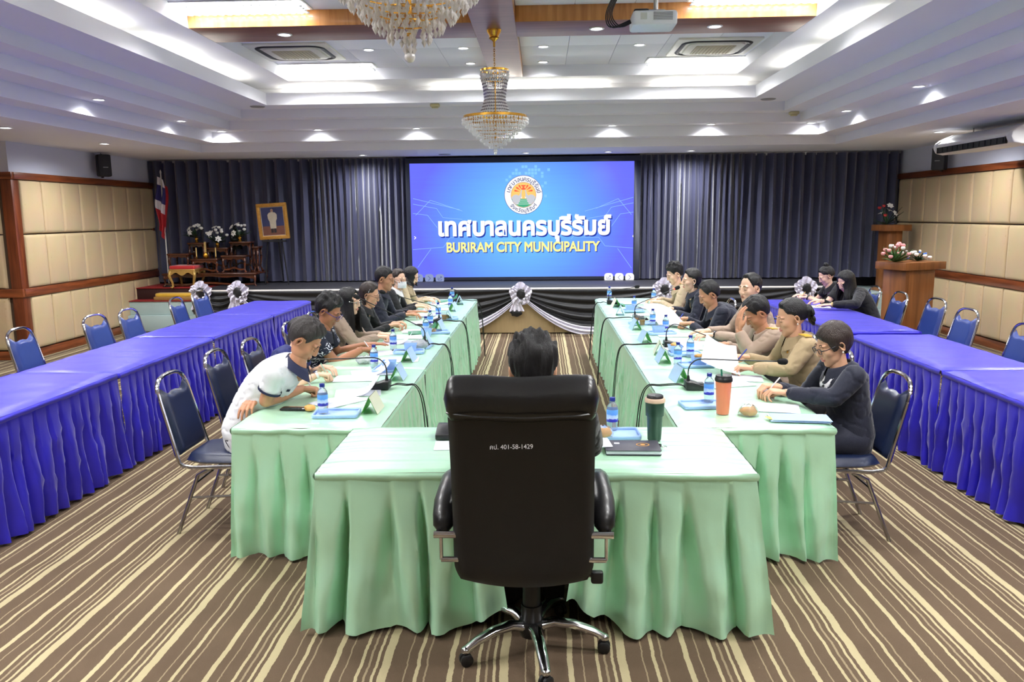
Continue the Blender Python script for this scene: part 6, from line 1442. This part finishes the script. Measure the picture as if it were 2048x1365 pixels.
# left row (face +X)
person('man in a white polo with navy trim bending over the table, writing', -1.80, 4.62, LF, (-1.40, 4.60, 1.13), 42, 0, 0, 'tan', ('short', .026, .008, HG), POLO, 'short', None, (((-1.475, 4.74, SHW), 'grip', (.85, .35, -.1)), ((-1.68, 4.50, .80), 'relaxed', (-.15, -1, -.2))), ((-1.60, 4.44, .80), (-1.60, 4.80, .85)), 1.02, (NB2, 'polo'), 0, [cuffs(NB2, 1.03, 'sleeve_band'), pen(0, WPEN), chest([(.09, .8, .035, .016, NB2, 'chest_logo')])], .35, None, None, 1)
person('person in dark blue, mostly hidden behind the white polo man, with a white watch', -1.84, 5.3, LF, (-1.66, 5.36, 1.06), 25, 0, 1, 'fair', ('tied', .012, .008, HB), BLUC, 'short', None, (((-1.50, 5.19, SHW), 'grip', (1, .15, -.1)), ((-1.54, 5.46, SHW), 'relaxed', (.8, -.5, 0))), (None, None), .92, None, 0, [watch(0, WPL), pen(0, M('green_pen', S(150, 190, 170), .4))], .2, None, None, 2)
person('man in a navy floral shirt with blue framed glasses looking down', -1.90, 6.12, LF, (-1.66, 6.1, 1.125), 30, -8, 0, 'dark', ('short', .034, .014, HB), FLOR, 'short', None, (((-1.43, 6.18, SHW), 'grip', (1, .25, 0)), ((-1.45, 6.42, SHW), 'flat', (1, -.1, .1))), (None, None), 1.03, (NAVYC, 'wide'), 0, [glasses(M('blue_rim', S(36, 44, 130), .3)), pen(0, WPEN)], .35, None, None, 3)
person('woman in khaki uniform with long black hair by the second microphone', -1.90, 6.88, LF, (-1.68, 6.86, 1.12), 8, -12, 1, 'fair', ('long', .016, .014, HB), KH2, 'long', None, (((-1.43, 6.85, SHW), 'grip', (1, .1, 0)), ((-1.43, 7.0, SHW), 'grip', (1, -.1, 0))), (None, None), 1.0, (KH2, 'wide'), 0, [longhair(48, 312, .24, seed=2), glasses(CHROME, .95), chest([(.06, .75, .04, .02, GOLDC, 'gold_badge')])], .15, .012, None, 4)
person('woman in black jacket with hair clip and earring, looking down', -1.90, 7.6, LF, (-1.66, 7.6, 1.10), 18, -4, 1, 'mid', ('tied', .02, .012, HBR), BLKC, 'long', None, (((-1.46, 7.55, SHW), 'hold', (1, .2, .2)), ((-1.45, 7.72, SHW), 'hold', (1, -.1, .2))), (None, None), 1.0, (BLKC, 'round'), 0, [longhair(110, 250, .07, HBR, 3, -.02), earring, glasses(M('thin_brown_rim', S(90, 70, 60), .3)), lambda c: ex_part(c, 'hair_clip', MB().tube([(.084, .012, .075), (.092, .004, .03)], .003, 6), CHROME, c['Hm'])], .2, None, None, 5)
person('man in a dark navy jacket with short cropped hair', -1.90, 8.48, LF, (-1.68, 8.46, 1.185), 12, -5, 0, 'tan', ('short', .018, .005, HB), NAVYC, 'long', None, (((-1.46, 8.4, SHW), 'relaxed', (1, .1, .1)), ((-1.44, 8.62, SHW), 'flat', (1, 0, .1))), (None, None), 1.03, (NAVYC, 'polo'), 0, [watch(0, BLACKP)], .3, None, None, 6)
person('woman with white face mask and glasses in a black jacket', -1.90, 9.2, LF, (-1.66, 9.2, 1.12), 5, -38, 1, 'fair', ('tied', .018, .012, HBR), BLKC, 'long', None, (((-1.46, 9.15, SHW), 'relaxed', (1, .1, .1)), ((-1.46, 9.32, SHW), 'relaxed', (1, 0, .1))), (None, None), 1.0, (TSH, 'round'), 0, [mask, glasses(M('thin_brown_rim', (1, 1, 1, 1)), 1.05), longhair(110, 250, .05, HBR, 3, -.02), chest([(0, .72, .05, .16, TSH, 'white_shirt')])], .2, None, None, 7)
person('farthest woman in beige uniform with shoulder length black hair, left row', -1.90, 9.98, LF, (-1.64, 9.95, 1.10), 28, -6, 1, 'fair', ('long', .014, .012, HB), BEI, 'long', None, (((-1.48, 9.9, SHW), 'relaxed', (1, .1, 0)), ((-1.44, 10.1, SHW), 'relaxed', (1, -.1, 0))), (None, None), 1.0, (BEI, 'wide'), 0, [longhair(50, 310, .07, seed=5), chest([(.06, .75, .04, .02, GOLDC, 'gold_badge')])], .12, None, None, 8)
# right row (face -X)
person('woman in a navy blazer with glasses and a brown bob, reading a paper', 1.80, 4.58, RF_, (1.665, 4.56, 1.10), 22, 6, 1, 'mid', ('bob', .017, .012, HBR), NAVYC, 'long', NAVYC, (((1.40, 4.72, SHW+.01), 'hold', (-1, -.3, .15)), ((1.42, 4.60, SHW), 'hold', (-1, .25, .1))), (None, (1.62, 4.36, .83)), 1.06, (NAVYC, 'wide'), 0, [glasses(GRIM), earring, pen(0, WPEN), chest([(-.02, .68, .1, .2, TSH, 'white_shirt'), (-.11, .72, .03, .02, ORNG, 'orange_badge')]), dots], .2, .03, None, 11)
person('woman in khaki uniform with a black hair bow at her bun', 1.84, 5.42, RF_, (1.68, 5.4, 1.145), 16, 4, 1, 'mid', ('tied', .018, .012, HB), KH, 'long', None, (((1.44, 5.62, SHW+.03), 'hold', (-1, -.2, .1)), ((1.42, 5.36, SHW), 'hold', (-1, .2, .1))), (None, (1.62, 5.18, .83)), 1.06, (KH, 'wide'), 0, [bun(.05, (0, -.11, .01), clip=1), earring, epaul, pen(0, BPEN), chest([(-.075, .7, .05, .022, RIB, 'ribbon_bar'), (.075, .7, .05, .022, RIB, 'ribbon_bar'), (-.06, .84, .02, .02, GOLD, 'collar_badge')])], .12, None, None, 12)
person('man in khaki uniform leaning his forehead on his raised hand', 1.86, 6.12, RF_, (1.645, 6.12, 1.085), 35, 5, 0, 'tan', ('short', .022, .006, HB), KH2, 'long', None, (((1.46, 6.36, SHW), 'relaxed', (-1, 0, 0)), ((1.475, 5.98, .975), 'up', (.06, .2, 1), (-1, -.3, 0))), (None, (1.55, 5.92, .80)), 1.03, (KH2, 'wide'), 0, [epaul, chest([(-.075, .7, .05, .022, RIB, 'ribbon_bar'), (.075, .74, .03, .03, GOLDC, 'gold_badge')])], .3, None, None, 13)
person('man whose forehead shows behind the khaki man, in taupe uniform', 1.95, 6.95, RF_, (1.80, 6.95, 1.2), 5, 30, 0, 'fair', ('high', .016, .006, HB), KH2, 'long', None, (((1.47, 7.1, SHW), 'relaxed', (-1, 0, 0)), ((1.48, 6.86, SHW), 'relaxed', (-1, .1, 0))), (None, None), 1.03, (KH2, 'wide'), 0, [watch(1, BLACKP)], .3, None, None, 14)
person('man in a dark navy jacket writing, receding hair', 1.88, 7.68, RF_, (1.60, 7.66, 1.075), 30, 6, 0, 'tan', ('high', .018, .007, HB), NAVYC, 'long', None, (((1.42, 7.95, SHW), 'grip', (-1, -.1, 0)), ((1.42, 7.6, SHW), 'grip', (-1, .15, 0))), (None, None), 1.05, (NAVYC, 'polo'), 0, [pen(0, BPEN)], .35, None, None, 15)
person('woman in a navy jacket speaking into the microphone with the red ring', 1.85, 8.62, RF_, (1.60, 8.6, 1.135), 6, 6, 1, 'fair', ('tied', .018, .012, HB), NAVYC, 'long', None, (((1.42, 8.8, SHW), 'relaxed', (-1, 0, 0)), ((1.42, 8.5, SHW), 'grip', (-1, .1, 0))), (None, None), 1.04, (NAVYC, 'polo'), 0, [longhair(110, 250, .05, HB, 3, -.02), earring, chest([(.08, .76, .035, .05, ORNG, 'round_badge'), (0, .6, .016, .2, GOLDC, 'zip_edge')])], .2, None, None, 16)
person('farthest man in khaki uniform writing, right row', 1.85, 9.6, RF_, (1.585, 9.58, 1.13), 24, 10, 0, 'fair', ('short', .034, .007, HSP), BEI, 'long', None, (((1.43, 9.82, SHW), 'relaxed', (-1, 0, 0)), ((1.40, 9.5, SHW), 'grip', (-1, .2, .1))), (None, None), 1.02, (BEI, 'wide'), 0, [pen(1, WPEN), epaul, chest([(-.075, .72, .05, .022, RIB, 'ribbon_bar')])], .45, None, None, 17)
# two women at the far end of the right blue tables
person('woman in black with a topknot and blue lanyard, writing at the right blue table', 3.86, 9.98, RF_, (3.52, 10.0, 1.06), 30, 0, 1, 'fair', ('tied', .016, .012, HB), BLKC, 'short', None, (((3.3, 10.2, SHW), 'relaxed', (-1, -.2, 0)), ((3.26, 9.9, SHW), 'grip', (-1, .2, 0))), (None, None), 1.02, (BLKC, 'round'), 0, [bun(.035, (0, -.06, .125)), watch(1, BLACKP), pen(1, GOLDC), chest([(.03, .7, .012, .22, M('blue_lanyard', S(40, 60, 170), .5), 'lanyard')])], .12, None, None, 18)
person('woman in black with long straight black hair bending over the right blue table', 3.80, 9.30, RF_, (3.50, 9.3, 1.05), 32, 20, 1, 'fair', ('long', .018, .016, HB), BLKC, 'long', None, (((3.3, 9.5, SHW), 'relaxed', (-1, .2, 0)), ((3.27, 9.08, SHW), 'flat', (-1, 0, 0))), (None, (3.48, 8.92, .83)), 1.04, (BLKC, 'round'), 0, [longhair(35, 325, .22, seed=6, spread=.03, thick=.025), watch(1, GOLDC, False)], .1, None, None, 19)
# man in the office chair, seen from behind
person('man seated in the black office chair, seen from behind, with black hair', -.05, 3.14, 0, (-.036, 3.0, 1.262), 8, 0, 0, 'mid', ('short', .034, .016, HSP), BLKC, 'long', None, (((.2, 3.5, SHW), 'relaxed', (-.3, 1, 0)), ((-.28, 3.5, SHW), 'relaxed', (.3, 1, 0))), (None, None), 1.04, (BLKC, 'polo'), 0, [], .5, None, None, 20)

# small glowing marks (screen lettering, lenses, tubes beside their own lamps) are not worth direct light sampling
for n_, m_ in _mats.items():
    if (n_.startswith('screen_') and n_ != 'screen_picture') or n_ in ('downlight_glow', 'tube_glow', 'red_light_ring'): m_.cycles.emission_sampling = 'NONE'
